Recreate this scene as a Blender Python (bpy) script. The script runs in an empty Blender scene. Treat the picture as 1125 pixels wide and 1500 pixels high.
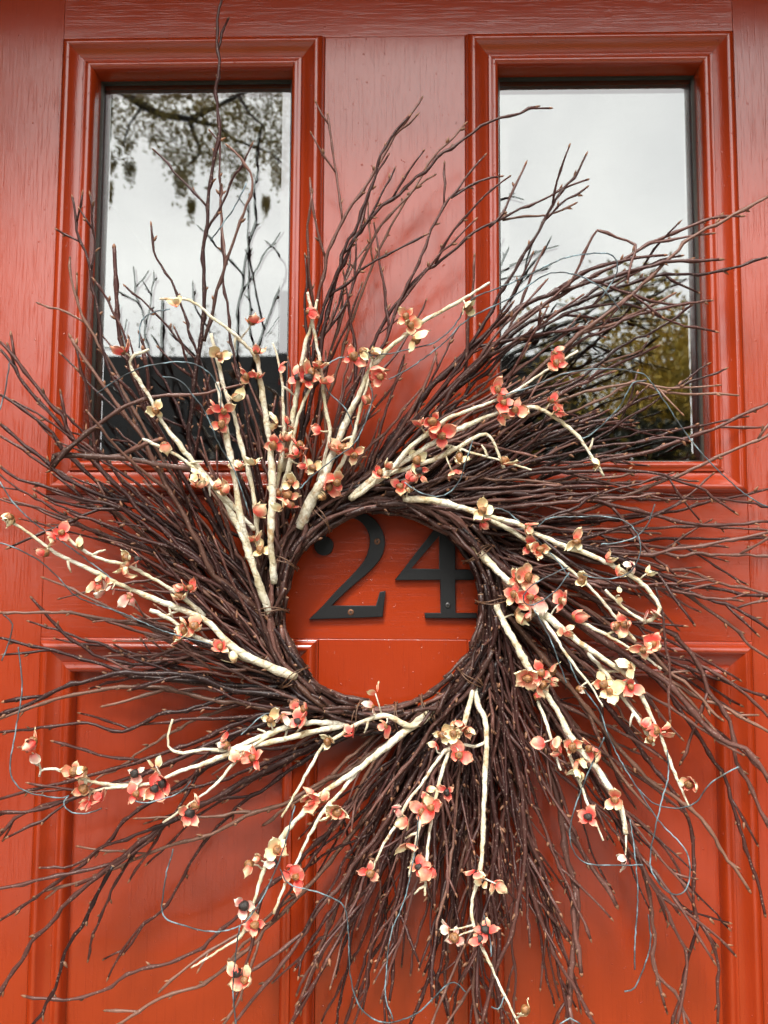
import bpy, math, random
from mathutils import Vector, Matrix, Quaternion

random.seed(24)
S = bpy.context.scene
COL = S.collection

# ------------------------------------------------------------------ camera
CAM = Vector((0.0113, -0.8046, 1.4457))
YAW, PITCH, ROLL, FPX = -0.0251, 0.0820, 0.0046, 1213.0
_f = Vector((math.sin(YAW) * math.cos(PITCH), math.cos(YAW) * math.cos(PITCH), math.sin(PITCH)))
_r0 = Vector((math.cos(YAW), -math.sin(YAW), 0))
_u0 = _r0.cross(_f)
RR = _r0 * math.cos(ROLL) + _u0 * math.sin(ROLL)
UU = -_r0 * math.sin(ROLL) + _u0 * math.cos(ROLL)
cd = bpy.data.cameras.new('camera')
cam = bpy.data.objects.new('camera', cd)
COL.objects.link(cam)
cam.matrix_world = Matrix(((RR.x, UU.x, -_f.x, CAM.x), (RR.y, UU.y, -_f.y, CAM.y),
                           (RR.z, UU.z, -_f.z, CAM.z), (0, 0, 0, 1)))
cd.sensor_fit = 'HORIZONTAL'
cd.sensor_width = 36.0
cd.lens = 36.0 * FPX / 1125.0
cd.clip_start = 0.02
cd.clip_end = 2000
S.camera = cam
cd.dof.use_dof = True                               # a phone lens: the wreath is sharp, the mirrored street a little soft
cd.dof.focus_distance = 0.74
cd.dof.aperture_fstop = 13.0

# ------------------------------------------------------------------ sky, sun, exposure
SUN_EL, SUN_AZ = math.radians(52), math.radians(-14)      # azimuth from straight in front of the door
w = bpy.data.worlds.new('World')
S.world = w
w.use_nodes = True
wt = w.node_tree
wt.nodes.clear()
wo = wt.nodes.new('ShaderNodeOutputWorld')
wb = wt.nodes.new('ShaderNodeBackground')
sky = wt.nodes.new('ShaderNodeTexSky')
sky.sky_type = 'NISHITA'
sky.sun_disc = False
sky.sun_elevation = SUN_EL
sky.sun_rotation = math.radians(180) - SUN_AZ
sky.dust_density = 4.0
tc = wt.nodes.new('ShaderNodeTexCoord')
mp = wt.nodes.new('ShaderNodeMapping')
mp.inputs['Scale'].default_value = (1.0, 1.0, 2.2)
mp.inputs['Location'].default_value = (0.3, 0.7, 0.1)
nz = wt.nodes.new('ShaderNodeTexNoise')
nz.inputs['Scale'].default_value = 2.6
nz.inputs['Detail'].default_value = 5
nz.inputs['Roughness'].default_value = 0.45
nz.inputs['Distortion'].default_value = 0.6
cr = wt.nodes.new('ShaderNodeValToRGB')
cr.color_ramp.elements[0].position = 0.30
cr.color_ramp.elements[0].color = (7.2, 7.15, 7.15, 1)
cr.color_ramp.elements[1].position = 0.68
cr.color_ramp.elements[1].color = (10.9, 10.7, 10.3, 1)
mx = wt.nodes.new('ShaderNodeMix')
mx.data_type = 'RGBA'
mx.inputs['Factor'].default_value = 0.93
L = wt.links.new
L(tc.outputs['Generated'], mp.inputs['Vector'])
L(mp.outputs[0], nz.inputs['Vector'])
L(nz.outputs['Fac'], cr.inputs[0])
L(sky.outputs[0], mx.inputs['A'])
L(cr.outputs[0], mx.inputs['B'])
L(mx.outputs['Result'], wb.inputs['Color'])
wb.inputs['Strength'].default_value = 0.125
L(wb.outputs[0], wo.inputs[0])

sl = bpy.data.lights.new('sun', 'SUN')
sl.energy = 1.4
sl.angle = math.radians(14)
sl.color = (1.0, 0.96, 0.9)
so = bpy.data.objects.new('sun', sl)
COL.objects.link(so)
sd = Vector((math.sin(SUN_AZ) * math.cos(SUN_EL), -math.cos(SUN_AZ) * math.cos(SUN_EL), math.sin(SUN_EL)))
so.rotation_euler = sd.to_track_quat('Z', 'Y').to_euler()
so.location = sd * 20

vs = S.view_settings
vs.view_transform = 'Standard'
vs.look = 'None'
vs.gamma = 1.0
vs.exposure = 1.92
S.cycles.max_bounces = 8
S.cycles.transparent_max_bounces = 12
S.cycles.use_denoising = True

# ------------------------------------------------------------------ helpers
def ray(u, v):
    return (_f + RR * ((u - 562.5) / FPX) - UU * ((v - 750.0) / FPX)).normalized()

def px(u, v, d):
    """point on the plane d metres in front of the door face seen at photo pixel u, v"""
    k = ray(u, v)
    t = (-d - CAM.y) / k.y
    return CAM + k * t

def refl(u, v, Y):
    """point Y metres out in the street that the glass mirrors at photo pixel u, v"""
    k = ray(u, v)
    t = (0.022 - CAM.y) / k.y
    p = CAM + k * t
    t2 = (Y + 0.022) / k.y
    return Vector((p.x + k.x * t2, -Y, p.z + k.z * t2))

def tag(o, label=None, cat=None, group=None, kind=None):
    if label: o['label'] = label
    if cat: o['category'] = cat
    if group: o['group'] = group
    if kind: o['kind'] = kind
    return o

def empty(name, loc=(0, 0, 0), parent=None):
    o = bpy.data.objects.new(name, None)
    o.empty_display_size = 0.05
    COL.objects.link(o)
    o.location = loc
    if parent:
        o.parent = parent
        o.matrix_parent_inverse = Matrix.Translation(-Vector(parent.location))
    return o

class MB:
    """collects geometry for one mesh"""
    def __init__(s):
        s.v, s.f, s.m, s.uv, s.sm = [], [], [], [], []
    def add(s, verts, faces, mat=0, uvs=None, smooth=True):
        b = len(s.v)
        s.v += [tuple(p) for p in verts]
        for f in faces:
            s.f.append(tuple(i + b for i in f))
            s.m.append(mat)
            s.sm.append(smooth)
        s.uv += uvs if uvs else [(0, 0)] * len(verts)
    def box(s, x0, x1, y0, y1, z0, z1, mat=0):
        v = [(x0, y0, z0), (x1, y0, z0), (x1, y1, z0), (x0, y1, z0), (x0, y0, z1), (x1, y0, z1), (x1, y1, z1), (x0, y1, z1)]
        s.add(v, [(0, 3, 2, 1), (4, 5, 6, 7), (0, 1, 5, 4), (1, 2, 6, 5), (2, 3, 7, 6), (3, 0, 4, 7)], mat, None, False)
    def tube(s, pts, rad, n=6, mat=0, capmat=None, youth=None, phase=0.0, squash=1.0):
        k = len(pts)
        T = []
        for i in range(k):
            a = pts[max(i - 1, 0)]
            b = pts[min(i + 1, k - 1)]
            d = b - a
            T.append(d.normalized() if d.length > 1e-9 else Vector((0, 0, 1)))
        nrm = T[0].orthogonal().normalized()
        verts, uvs, faces, al = [], [], [], 0.0
        for i in range(k):
            if i:
                al += (pts[i] - pts[i - 1]).length
                nrm = (nrm - T[i] * nrm.dot(T[i]))
                nrm = nrm.normalized() if nrm.length > 1e-6 else T[i].orthogonal().normalized()
            bn = T[i].cross(nrm)
            for j in range(n):
                a = 2 * math.pi * j / n + phase
                r = rad[i] if not callable(rad) else rad(i, a)
                verts.append(pts[i] + nrm * (math.cos(a) * r) + bn * (math.sin(a) * r * squash))
                uvs.append((youth[i] if youth else j / n, al))
        for i in range(k - 1):
            for j in range(n):
                j2 = (j + 1) % n
                faces.append((i * n + j, i * n + j2, (i + 1) * n + j2, (i + 1) * n + j))
        s.add(verts, faces, mat, uvs)
        b = len(s.v) - k * n
        cm = mat if capmat is None else capmat
        s.f.append(tuple(b + j for j in reversed(range(n)))); s.m.append(cm); s.sm.append(False)
        s.f.append(tuple(b + (k - 1) * n + j for j in range(n))); s.m.append(mat); s.sm.append(False)
    def mesh(s, name, mats):
        me = bpy.data.meshes.new(name)
        me.from_pydata(s.v, [], s.f)
        for m in mats: me.materials.append(m)
        me.polygons.foreach_set('material_index', s.m)
        me.polygons.foreach_set('use_smooth', s.sm)
        ul = me.uv_layers.new(name='uv')
        li = [0] * len(me.loops)
        me.loops.foreach_get('vertex_index', li)
        flat = []
        for i in li: flat += s.uv[i]
        ul.data.foreach_set('uv', flat)
        me.update()
        return me
    def build(s, name, mats, parent=None):
        if not isinstance(mats, (list, tuple)): mats = [mats]
        return link(name, s.mesh(name, mats), parent)

def link(name, me, parent=None):
    o = bpy.data.objects.new(name, me)
    COL.objects.link(o)
    if parent:
        o.parent = parent
        o.matrix_parent_inverse = Matrix.Translation(-Vector(parent.location))
    return o

def bevel(o, wd, seg=2):
    m = o.modifiers.new('bevel', 'BEVEL')
    m.width = wd
    m.segments = seg
    m.limit_method = 'ANGLE'
    return o

def crom(P, step):
    """Catmull-Rom through P (any-dimension tuples), points about step apart (measured on the first components as Vectors)"""
    out = []
    n = len(P)
    for i in range(n - 1):
        p0, p1, p2, p3 = P[max(i - 1, 0)], P[i], P[i + 1], P[min(i + 2, n - 1)]
        seg = math.dist(p1, p2)
        k = max(1, int(round(seg / step)))
        for j in range(k):
            t = j / k
            out.append(tuple(0.5 * (2 * b + (c - a) * t + (2 * a - 5 * b + 4 * c - d) * t * t + (3 * b - a - 3 * c + d) * t ** 3)
                             for a, b, c, d in zip(p0, p1, p2, p3)))
    out.append(tuple(P[-1]))
    return out

# ------------------------------------------------------------------ materials
def mat(name):
    m = bpy.data.materials.new(name)
    m.use_nodes = True
    nt = m.node_tree
    p = nt.nodes['Principled BSDF']
    return m, nt, p

def N(nt, typ, **kw):
    n = nt.nodes.new(typ)
    for k, v in kw.items():
        if k.startswith('_'):
            n.inputs[k[1:].replace('_', ' ')].default_value = v
        else:
            setattr(n, k, v)
    return n

def noise(nt, vec, scale, detail=3, rough=0.5, mscale=None):
    n = N(nt, 'ShaderNodeTexNoise', _Scale=scale, _Detail=detail, _Roughness=rough)
    if mscale:
        m = N(nt, 'ShaderNodeMapping')
        m.inputs['Scale'].default_value = mscale
        nt.links.new(vec, m.inputs['Vector'])
        nt.links.new(m.outputs[0], n.inputs['Vector'])
    else:
        nt.links.new(vec, n.inputs['Vector'])
    return n.outputs['Fac']

def ramp(nt, fac, stops):
    r = N(nt, 'ShaderNodeValToRGB')
    e = r.color_ramp.elements
    while len(e) < len(stops): e.new(0.5)
    for i, (p, c) in enumerate(stops):
        e[i].position = p
        e[i].color = (*c, 1) if len(c) == 3 else c
    nt.links.new(fac, r.inputs[0])
    return r.outputs[0]

def math_(nt, op, a, b=None, c=None):
    n = N(nt, 'ShaderNodeMath', operation=op)
    for i, x in enumerate((a, b, c)):
        if x is None: continue
        if isinstance(x, (int, float)): n.inputs[i].default_value = x
        else: nt.links.new(x, n.inputs[i])
    return n.outputs[0]

def mixc(nt, fac, a, b, blend='MIX'):
    n = N(nt, 'ShaderNodeMix', data_type='RGBA', blend_type=blend)
    for k, x in (('Factor', fac), ('A', a), ('B', b)):
        s_ = n.inputs[k]
        if isinstance(x, (int, float)): s_.default_value = x
        elif isinstance(x, tuple): s_.default_value = (*x, 1)
        else: nt.links.new(x, s_)
    return n.outputs['Result']

def bumpn(nt, h, strength, dist, prev=None):
    b = N(nt, 'ShaderNodeBump')
    b.inputs['Strength'].default_value = strength
    b.inputs['Distance'].default_value = dist
    nt.links.new(h, b.inputs['Height'])
    if prev is not None: nt.links.new(prev, b.inputs['Normal'])
    return b.outputs[0]

RED = (0.296, 0.0290, 0.0044)
def paint(name, grain, amount=1.0):
    m, nt, p = mat(name)
    g = N(nt, 'ShaderNodeNewGeometry').outputs['Position']
    ms = {'v': (1, 1, 0.035), 'h': (0.035, 1, 1)}[grain]
    n1 = noise(nt, g, 640, 3, 0.6, ms)          # brush marks and open grain
    n2 = noise(nt, g, 240, 3, 0.5, ms)
    n3 = noise(nt, g, 900, 2, 0.5)              # orange peel
    n4 = noise(nt, g, 9, 4, 0.55)
    n5 = noise(nt, g, 230, 2, 0.5)
    speck = ramp(nt, n5, [(0.70, (0, 0, 0)), (0.76, (1, 1, 1))])
    pores = ramp(nt, n1, [(0.30, (0, 0, 0)), (0.46, (1, 1, 1))])
    b = bumpn(nt, pores, 0.26 * amount, 0.0006)
    b = bumpn(nt, n2, 0.20 * amount, 0.0007, b)
    b = bumpn(nt, n3, 0.18, 0.0004, b)
    b = bumpn(nt, speck, 0.6, 0.0007, b)
    b = bumpn(nt, noise(nt, g, 38, 3, 0.6), 0.12, 0.0012, b)
    nt.links.new(b, p.inputs['Normal'])
    col = ramp(nt, n4, [(0.3, (RED[0] * 0.93, RED[1] * 0.92, RED[2])), (0.7, (RED[0] * 1.05, RED[1] * 1.06, RED[2] * 1.05))])
    col = mixc(nt, math_(nt, 'MULTIPLY', math_(nt, 'SUBTRACT', 1.0, pores), 0.30 * amount), col, (0.13, 0.008, 0.003))
    nt.links.new(col, p.inputs['Base Color'])
    ro = math_(nt, 'MULTIPLY_ADD', n4, 0.10, 0.19)
    nt.links.new(ro, p.inputs['Roughness'])
    p.inputs['Specular IOR Level'].default_value = 0.4
    p.inputs['Coat Weight'].default_value = 0.75
    p.inputs['Coat Roughness'].default_value = 0.11
    nt.links.new(b, p.inputs['Coat Normal'])
    return m

P_V = paint('red paint, upright grain', 'v', 0.6)
P_H = paint('red paint, level grain', 'h', 0.45)
P_MV = paint('red paint on upright moulding', 'v', 0.35)
P_MH = paint('red paint on level moulding', 'h', 0.35)

def simple(name, col, rough=0.6, spec=0.5, nscale=None, var=0.25, bump=0.0, bdist=0.002, metal=0.0, ms=None):
    m, nt, p = mat(name)
    p.inputs['Roughness'].default_value = rough
    p.inputs['Specular IOR Level'].default_value = spec
    p.inputs['Metallic'].default_value = metal
    if nscale:
        g = N(nt, 'ShaderNodeNewGeometry').outputs['Position']
        n = noise(nt, g, nscale, 4, 0.6, ms)
        c = ramp(nt, n, [(0.28, tuple(x * (1 - var) for x in col)), (0.72, tuple(min(1, x * (1 + var)) for x in col))])
        nt.links.new(c, p.inputs['Base Color'])
        if bump: nt.links.new(bumpn(nt, n, bump, bdist), p.inputs['Normal'])
    else:
        p.inputs['Base Color'].default_value = (*col, 1)
    return m

def bark_mat():
    m, nt, p = mat('birch twig bark')
    g = N(nt, 'ShaderNodeNewGeometry').outputs['Position']
    uv = N(nt, 'ShaderNodeUVMap').outputs[0]
    sx = N(nt, 'ShaderNodeSeparateXYZ')
    nt.links.new(uv, sx.inputs[0])
    youth = sx.outputs[0]
    rnd = N(nt, 'ShaderNodeObjectInfo').outputs['Random']
    base = ramp(nt, rnd, [(0.0, (0.008, 0.0042, 0.004)), (0.35, (0.014, 0.0052, 0.005)), (0.7, (0.026, 0.0082, 0.0066)), (0.87, (0.034, 0.015, 0.011)), (1.0, (0.070, 0.030, 0.017))])
    young = ramp(nt, rnd, [(0.0, (0.036, 0.0125, 0.011)), (0.5, (0.080, 0.028, 0.022)), (0.8, (0.15, 0.066, 0.052)), (1.0, (0.22, 0.115, 0.080))])
    n1 = noise(nt, g, 90, 3, 0.6)
    col = mixc(nt, math_(nt, 'MULTIPLY_ADD', n1, 0.5, math_(nt, 'SUBTRACT', math_(nt, 'MULTIPLY', youth, 1.0), 0.28)), base, young)
    grey = ramp(nt, noise(nt, g, 260, 3, 0.6), [(0.55, (0, 0, 0)), (0.75, (0.45, 0.45, 0.45))])
    col = mixc(nt, grey, col, (0.075, 0.046, 0.038))
    vo = N(nt, 'ShaderNodeTexVoronoi')
    vo.inputs['Scale'].default_value = 330
    nt.links.new(g, vo.inputs['Vector'])
    dots = ramp(nt, vo.outputs['Distance'], [(0.16, (1, 1, 1)), (0.26, (0, 0, 0))])
    col = mixc(nt, math_(nt, 'MULTIPLY', dots, 0.4), col, (0.36, 0.26, 0.21))
    nt.links.new(col, p.inputs['Base Color'])
    b = bumpn(nt, noise(nt, g, 700, 3, 0.6), 0.5, 0.0006)
    b = bumpn(nt, dots, 0.5, 0.0004, b)
    nt.links.new(b, p.inputs['Normal'])
    p.inputs['Roughness'].default_value = 0.36
    p.inputs['Specular IOR Level'].default_value = 0.3
    return m
BARK = bark_mat()
BUD = simple('twig bud scales', (0.19, 0.088, 0.046), 0.5, 0.4, 120, 0.75)
CUT = simple('cut twig wood', (0.33, 0.20, 0.12), 0.8, 0.2, 400, 0.4)

def cream_mat():
    m, nt, p = mat('cream paper wrapped stem')
    g = N(nt, 'ShaderNodeNewGeometry').outputs['Position']
    uv = N(nt, 'ShaderNodeUVMap').outputs[0]
    sx = N(nt, 'ShaderNodeSeparateXYZ')
    nt.links.new(uv, sx.inputs[0])
    n1 = noise(nt, g, 55, 4, 0.6)
    n2 = noise(nt, g, 16, 2, 0.5)
    col = ramp(nt, n1, [(0.28, (0.50, 0.40, 0.22)), (0.42, (0.68, 0.61, 0.43)), (0.58, (0.80, 0.76, 0.63)), (0.8, (0.84, 0.82, 0.73))])
    col = mixc(nt, ramp(nt, n2, [(0.56, (0, 0, 0)), (0.74, (0.45, 0.45, 0.45))]), col, (0.36, 0.35, 0.19))
    brown = ramp(nt, noise(nt, g, 130, 3, 0.6), [(0.54, (0, 0, 0)), (0.70, (0.85, 0.85, 0.85))])
    col = mixc(nt, brown, col, (0.40, 0.22, 0.08))
    # spiral wrap seams
    sp = math_(nt, 'FRACT', math_(nt, 'ADD', math_(nt, 'MULTIPLY', sx.outputs[1], 70.0), sx.outputs[0]))
    seam = ramp(nt, sp, [(0.0, (0, 0, 0)), (0.12, (1, 1, 1)), (0.9, (0.75, 0.75, 0.75)), (1.0, (0.0, 0.0, 0.0))])
    col = mixc(nt, math_(nt, 'MULTIPLY', math_(nt, 'SUBTRACT', 1.0, seam), 0.5), col, (0.36, 0.25, 0.11))
    nt.links.new(col, p.inputs['Base Color'])
    b = bumpn(nt, seam, 0.55, 0.0007)
    b = bumpn(nt, noise(nt, g, 380, 4, 0.65), 1.0, 0.0016, b)
    nt.links.new(b, p.inputs['Normal'])
    p.inputs['Roughness'].default_value = 0.6
    p.inputs['Specular IOR Level'].default_value = 0.35
    return m
CREAM = cream_mat()

def petal_mat(name, inner, midc, tip):
    m, nt, p = mat(name)
    uv = N(nt, 'ShaderNodeUVMap').outputs[0]
    sx = N(nt, 'ShaderNodeSeparateXYZ')
    nt.links.new(uv, sx.inputs[0])
    g = N(nt, 'ShaderNodeNewGeometry').outputs['Position']
    rnd = N(nt, 'ShaderNodeObjectInfo').outputs['Random']
    f = math_(nt, 'ADD', sx.outputs[1], math_(nt, 'MULTIPLY', math_(nt, 'SUBTRACT', noise(nt, g, 260, 3, 0.6), 0.5), 0.55))
    f = math_(nt, 'ADD', f, math_(nt, 'MULTIPLY', math_(nt, 'SUBTRACT', rnd, 0.5), 0.30))
    edge = math_(nt, 'MULTIPLY', math_(nt, 'POWER', math_(nt, 'ABSOLUTE', sx.outputs[0]), 3.0), 0.35)
    f = math_(nt, 'ADD', f, edge)
    col = ramp(nt, f, [(0.10, inner), (0.50, midc), (0.92, tip)])
    nt.links.new(col, p.inputs['Base Color'])
    nt.links.new(bumpn(nt, noise(nt, g, 500, 3, 0.6), 0.3, 0.0005), p.inputs['Normal'])
    p.inputs['Roughness'].default_value = 0.5
    p.inputs['Specular IOR Level'].default_value = 0.35
    p.inputs['Subsurface Weight'].default_value = 0.0
    return m
PET = {
    'c': petal_mat('coral petal', (0.78, 0.062, 0.050), (0.88, 0.165, 0.130), (0.90, 0.48, 0.31)),
    'm': petal_mat('coral to cream petal', (0.84, 0.12, 0.085), (0.88, 0.34, 0.21), (0.90, 0.76, 0.46)),
    'y': petal_mat('cream petal', (0.84, 0.44, 0.22), (0.88, 0.72, 0.40), (0.90, 0.83, 0.56)),
    'k': petal_mat('pale pink petal', (0.66, 0.16, 0.14), (0.74, 0.45, 0.36), (0.80, 0.72, 0.58)),
}
POD = simple('brown seed pod', (0.24, 0.105, 0.034), 0.35, 0.6, 420, 0.7, 0.9, 0.0015)
POD2 = simple('black seed pod', (0.022, 0.016, 0.013), 0.5, 0.5, 420, 0.5, 0.9, 0.0015)

def wire_mat():
    m, nt, p = mat('flaked blue grey wire')
    g = N(nt, 'ShaderNodeNewGeometry').outputs['Position']
    n = noise(nt, g, 60, 4, 0.65)
    c = ramp(nt, n, [(0.36, (0.025, 0.028, 0.03)), (0.5, (0.06, 0.085, 0.095)), (0.60, (0.20, 0.30, 0.34)), (0.72, (0.09, 0.085, 0.07))])
    nt.links.new(c, p.inputs['Base Color'])
    p.inputs['Roughness'].default_value = 0.4
    return m
WIRE = wire_mat()
BIND = simple('rusty binding wire', (0.13, 0.065, 0.035), 0.5, 0.5, 200, 0.5)
BLACK = simple('satin black metal', (0.006, 0.006, 0.0065), 0.45, 0.35, 500, 0.3, 0.15, 0.0004)
SCREW = simple('rusty screw', (0.16, 0.065, 0.03), 0.55, 0.5, 900, 0.6, 0.6, 0.0004, 0.4)
SCREW2 = simple('blackened screw', (0.05, 0.05, 0.05), 0.35, 0.6, 900, 0.6, 0.4, 0.0004, 0.7)

def glass_mat():
    m = bpy.data.materials.new('bevelled window glass')
    m.use_nodes = True
    nt = m.node_tree
    nt.nodes.clear()
    out = N(nt, 'ShaderNodeOutputMaterial')
    tr = N(nt, 'ShaderNodeBsdfTransparent')
    tr.inputs[0].default_value = (0.80, 0.84, 0.82, 1)
    gl = N(nt, 'ShaderNodeBsdfGlossy')
    gl.inputs['Roughness'].default_value = 0.006
    gl.inputs['Color'].default_value = (1, 1, 1, 1)
    g = N(nt, 'ShaderNodeNewGeometry').outputs['Position']
    nt.links.new(bumpn(nt, noise(nt, g, 7, 2, 0.5), 0.012, 0.01), gl.inputs['Normal'])
    lw = N(nt, 'ShaderNodeLayerWeight')
    lw.inputs['Blend'].default_value = 0.5
    fac = math_(nt, 'MULTIPLY_ADD', math_(nt, 'POWER', lw.outputs['Facing'], 5.0), 0.9, 0.125)
    # specks and rain marks on the pane
    dirt = ramp(nt, noise(nt, g, 130, 4, 0.7), [(0.66, (0, 0, 0)), (0.80, (1, 1, 1))])
    df = N(nt, 'ShaderNodeBsdfDiffuse')
    df.inputs[0].default_value = (0.35, 0.34, 0.32, 1)
    ms = N(nt, 'ShaderNodeMixShader')
    nt.links.new(fac, ms.inputs[0])
    nt.links.new(tr.outputs[0], ms.inputs[1])
    nt.links.new(gl.outputs[0], ms.inputs[2])
    ms2 = N(nt, 'ShaderNodeMixShader')
    nt.links.new(math_(nt, 'MULTIPLY', dirt, 0.05), ms2.inputs[0])
    nt.links.new(ms.outputs[0], ms2.inputs[1])
    nt.links.new(df.outputs[0], ms2.inputs[2])
    nt.links.new(ms2.outputs[0], out.inputs[0])
    return m
GLASS = glass_mat()
LEAD = simple('dark glazing bead', (0.03, 0.026, 0.018), 0.5, 0.5, 300, 0.4)

# ------------------------------------------------------------------ the ground and the house the door belongs to
gm = simple('lawn', (0.06, 0.08, 0.03), 0.9, 0.2, 3, 0.5)
b_ = MB(); b_.add([(-300, -600, -0.45), (300, -600, -0.45), (300, 60, -0.45), (-300, 60, -0.45)], [(0, 1, 2, 3)], 0, None, False)
tag(b_.build('ground', gm), kind='structure')
asph = simple('asphalt', (0.05, 0.05, 0.052), 0.9, 0.3, 40, 0.3)
b_ = MB(); b_.box(-120, 120, -11.5, -5.5, -0.60, -0.446)
tag(b_.build('street', asph), kind='structure')
conc = simple('concrete', (0.30, 0.28, 0.26), 0.85, 0.3, 12, 0.2)
b_ = MB()
b_.box(-120, 120, -5.5, -5.35, -0.6, -0.32)
b_.box(-120, 120, -5.35, -3.9, -0.6, -0.325)
tag(b_.build('pavement', conc), kind='structure')

house = empty('house', (0, 0.06, -0.45))
tag(house, 'house front around the red door with a small hood above it', 'house')
wallm = simple('dark painted siding', (0.09, 0.075, 0.07), 0.7, 0.3, 6, 0.2)
b_ = MB()
b_.box(-6, -0.56, -0.02, 0.26, -0.45, 6.0)
b_.box(0.56, 6, -0.02, 0.26, -0.45, 6.0)
b_.box(-0.56, 0.56, -0.02, 0.26, 2.165, 6.0)
b_.box(-0.56, 0.56, -0.02, 0.26, -0.45, -0.06)
b_.build('wall', wallm, house)
for x0, x1, z0, z1 in ((-0.56, -0.462, -0.06, 2.165), (0.462, 0.56, -0.06, 2.165), (-0.462, 0.462, 2.121, 2.165)):
    b_ = MB(); b_.box(x0, x1, -0.05, 0.10, z0, z1)
    bevel(b_.build('door_frame', P_V if z1 - z0 > 1 else P_H, house), 0.003)
HOOD_D, HOOD_Z = 0.22, 2.178
soff = simple('dark soffit boards', (0.10, 0.085, 0.075), 0.7, 0.3, 8, 0.2)
b_ = MB()
b_.box(-1.25, 1.25, -HOOD_D, -0.02, HOOD_Z, HOOD_Z + 0.05)
b_.box(-1.28, 1.28, -HOOD_D - 0.03, -HOOD_D, HOOD_Z - 0.012, HOOD_Z + 0.10)
b_.box(-1.28, -1.25, -HOOD_D, -0.02, HOOD_Z - 0.012, HOOD_Z + 0.10)
b_.box(1.25, 1.28, -HOOD_D, -0.02, HOOD_Z - 0.012, HOOD_Z + 0.10)
b_.build('hood', soff, house)
for sx_ in (-1, 1):
    b_ = MB(); b_.box(*sorted((sx_ * 1.16, sx_ * 1.32)), -1.42, -0.0205, -0.45, 3.4)
    b_.build('porch_wall', wallm, house)
b_ = MB(); b_.box(-1.1, 1.1, -1.3, 0.30, -0.45, -0.02)
b_.box(-1.1, 1.1, -1.65, -1.3, -0.45, -0.22)
b_.build('doorstep', conc, house)
hallm = simple('dim hallway walls', (0.10, 0.085, 0.075), 0.9, 0.2, 3, 0.2)
b_ = MB()
x0, x1, y0, y1, z0, z1 = -0.9, 0.9, 0.27, 4.0, 0.0, 2.6
b_.box(x0 - .1, x0, y0, y1, z0, z1); b_.box(x1, x1 + .1, y0, y1, z0, z1)
b_.box(x0 - .1, x1 + .1, y1, y1 + .1, z0, z1); b_.box(x0 - .1, x1 + .1, y0, y1 + .1, z1, z1 + .1)
b_.box(x0 - .1, x1 + .1, y0, y1 + .1, z0 - .1, z0)
b_.build('hallway', hallm, house)

# ------------------------------------------------------------------ the door
XA, XB = 0.3425, 0.0714
ZT, ZB, ZP, ZL = 2.0, 1.5282, 1.3888, 0.26
DW, DH = 0.457, 2.115
door = empty('front_door', (0, 0.0, 0.0))
tag(door, 'glossy red panelled front door with two glazed upper lights behind the wreath', 'door')
def plank(name, x0, x1, z0, z1, m, y0=0.0):
    g = 0.00004
    b = MB(); b.box(x0 + g, x1 - g, y0, 0.045, z0 + g, z1 - g)
    return bevel(b.build(name, m, door), 0.0005, 2)
plank('stile', -DW, -XA, 0.0, DH, P_V)
plank('stile', XA, DW, 0.0, DH, P_V)
plank('rail', -XA, XA, ZT, DH, P_H, 0.0003)
plank('rail', -XA, XA, ZP, ZB, P_H, 0.0003)
plank('rail', -XA, XA, 0.0, ZL, P_H, 0.0003)
plank('mullion', -XB, XB, ZB, ZT, P_V, -0.0001)
plank('mullion', -XB, XB, ZL, ZP, P_V, -0.0001)

PROF = [(0.0, -0.3), (0.15, 1.6), (0.6, 2.2), (1.6, 2.6), (1.9, 4.4), (3.0, 7.2), (5.0, 9.4), (7.4, 10.4), (9.4, 10.0), (10.8, 8.8), (11.6, 7.6),
        (23.0, 2.6), (23.4, 2.4), (23.5, 4.3), (23.9, 4.7), (25.8, 4.75), (26.2, 4.9), (27.4, 5.6), (29.2, 5.9), (31.2, 5.0), (32.8, 2.8), (33.9, -0.4), (34.3, -3.5)]
def moulding(x0, x1, z0, z1, deep):
    prof = PROF + [(34.6, -deep)]
    nx = len(prof)
    for side in range(4):
        b = MB()
        verts = []
        for (t, h) in prof:
            t *= 0.001; y = -h * 0.001
            a, c, d, e = x0 + t, x1 - t, z0 + t, z1 - t
            g = 0.00012
            A_, B_ = {0: ((a + g, y, e), (c - g, y, e)), 1: ((c, y, e - g), (c, y, d + g)), 2: ((c - g, y, d), (a + g, y, d)), 3: ((a, y, d + g), (a, y, e - g))}[side]
            verts += [A_, B_]
        faces = [(2 * i, 2 * i + 1, 2 * i + 3, 2 * i + 2) for i in range(nx - 1)]
        sm = True
        # close the back so the strip is a solid bar
        v0, v1 = verts[0], verts[1]
        vl, vm = verts[-2], verts[-1]
        k = len(verts)
        yb = 0.032
        verts += [(v0[0], yb, v0[2]), (v1[0], yb, v1[2]), (vl[0], yb, vl[2]), (vm[0], yb, vm[2])]
        faces += [(0, k, k + 1, 1), (2 * nx - 2, 2 * nx - 1, k + 3, k + 2), (k, k + 2, k + 3, k + 1)]
        faces = [tuple(reversed(f)) for f in faces]
        b.add(verts, faces, 0, None, True)
        o = b.build('moulding', P_MH if side in (0, 2) else P_MV, door)
        md = o.modifiers.new('es', 'EDGE_SPLIT'); md.split_angle = math.radians(38)
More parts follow.
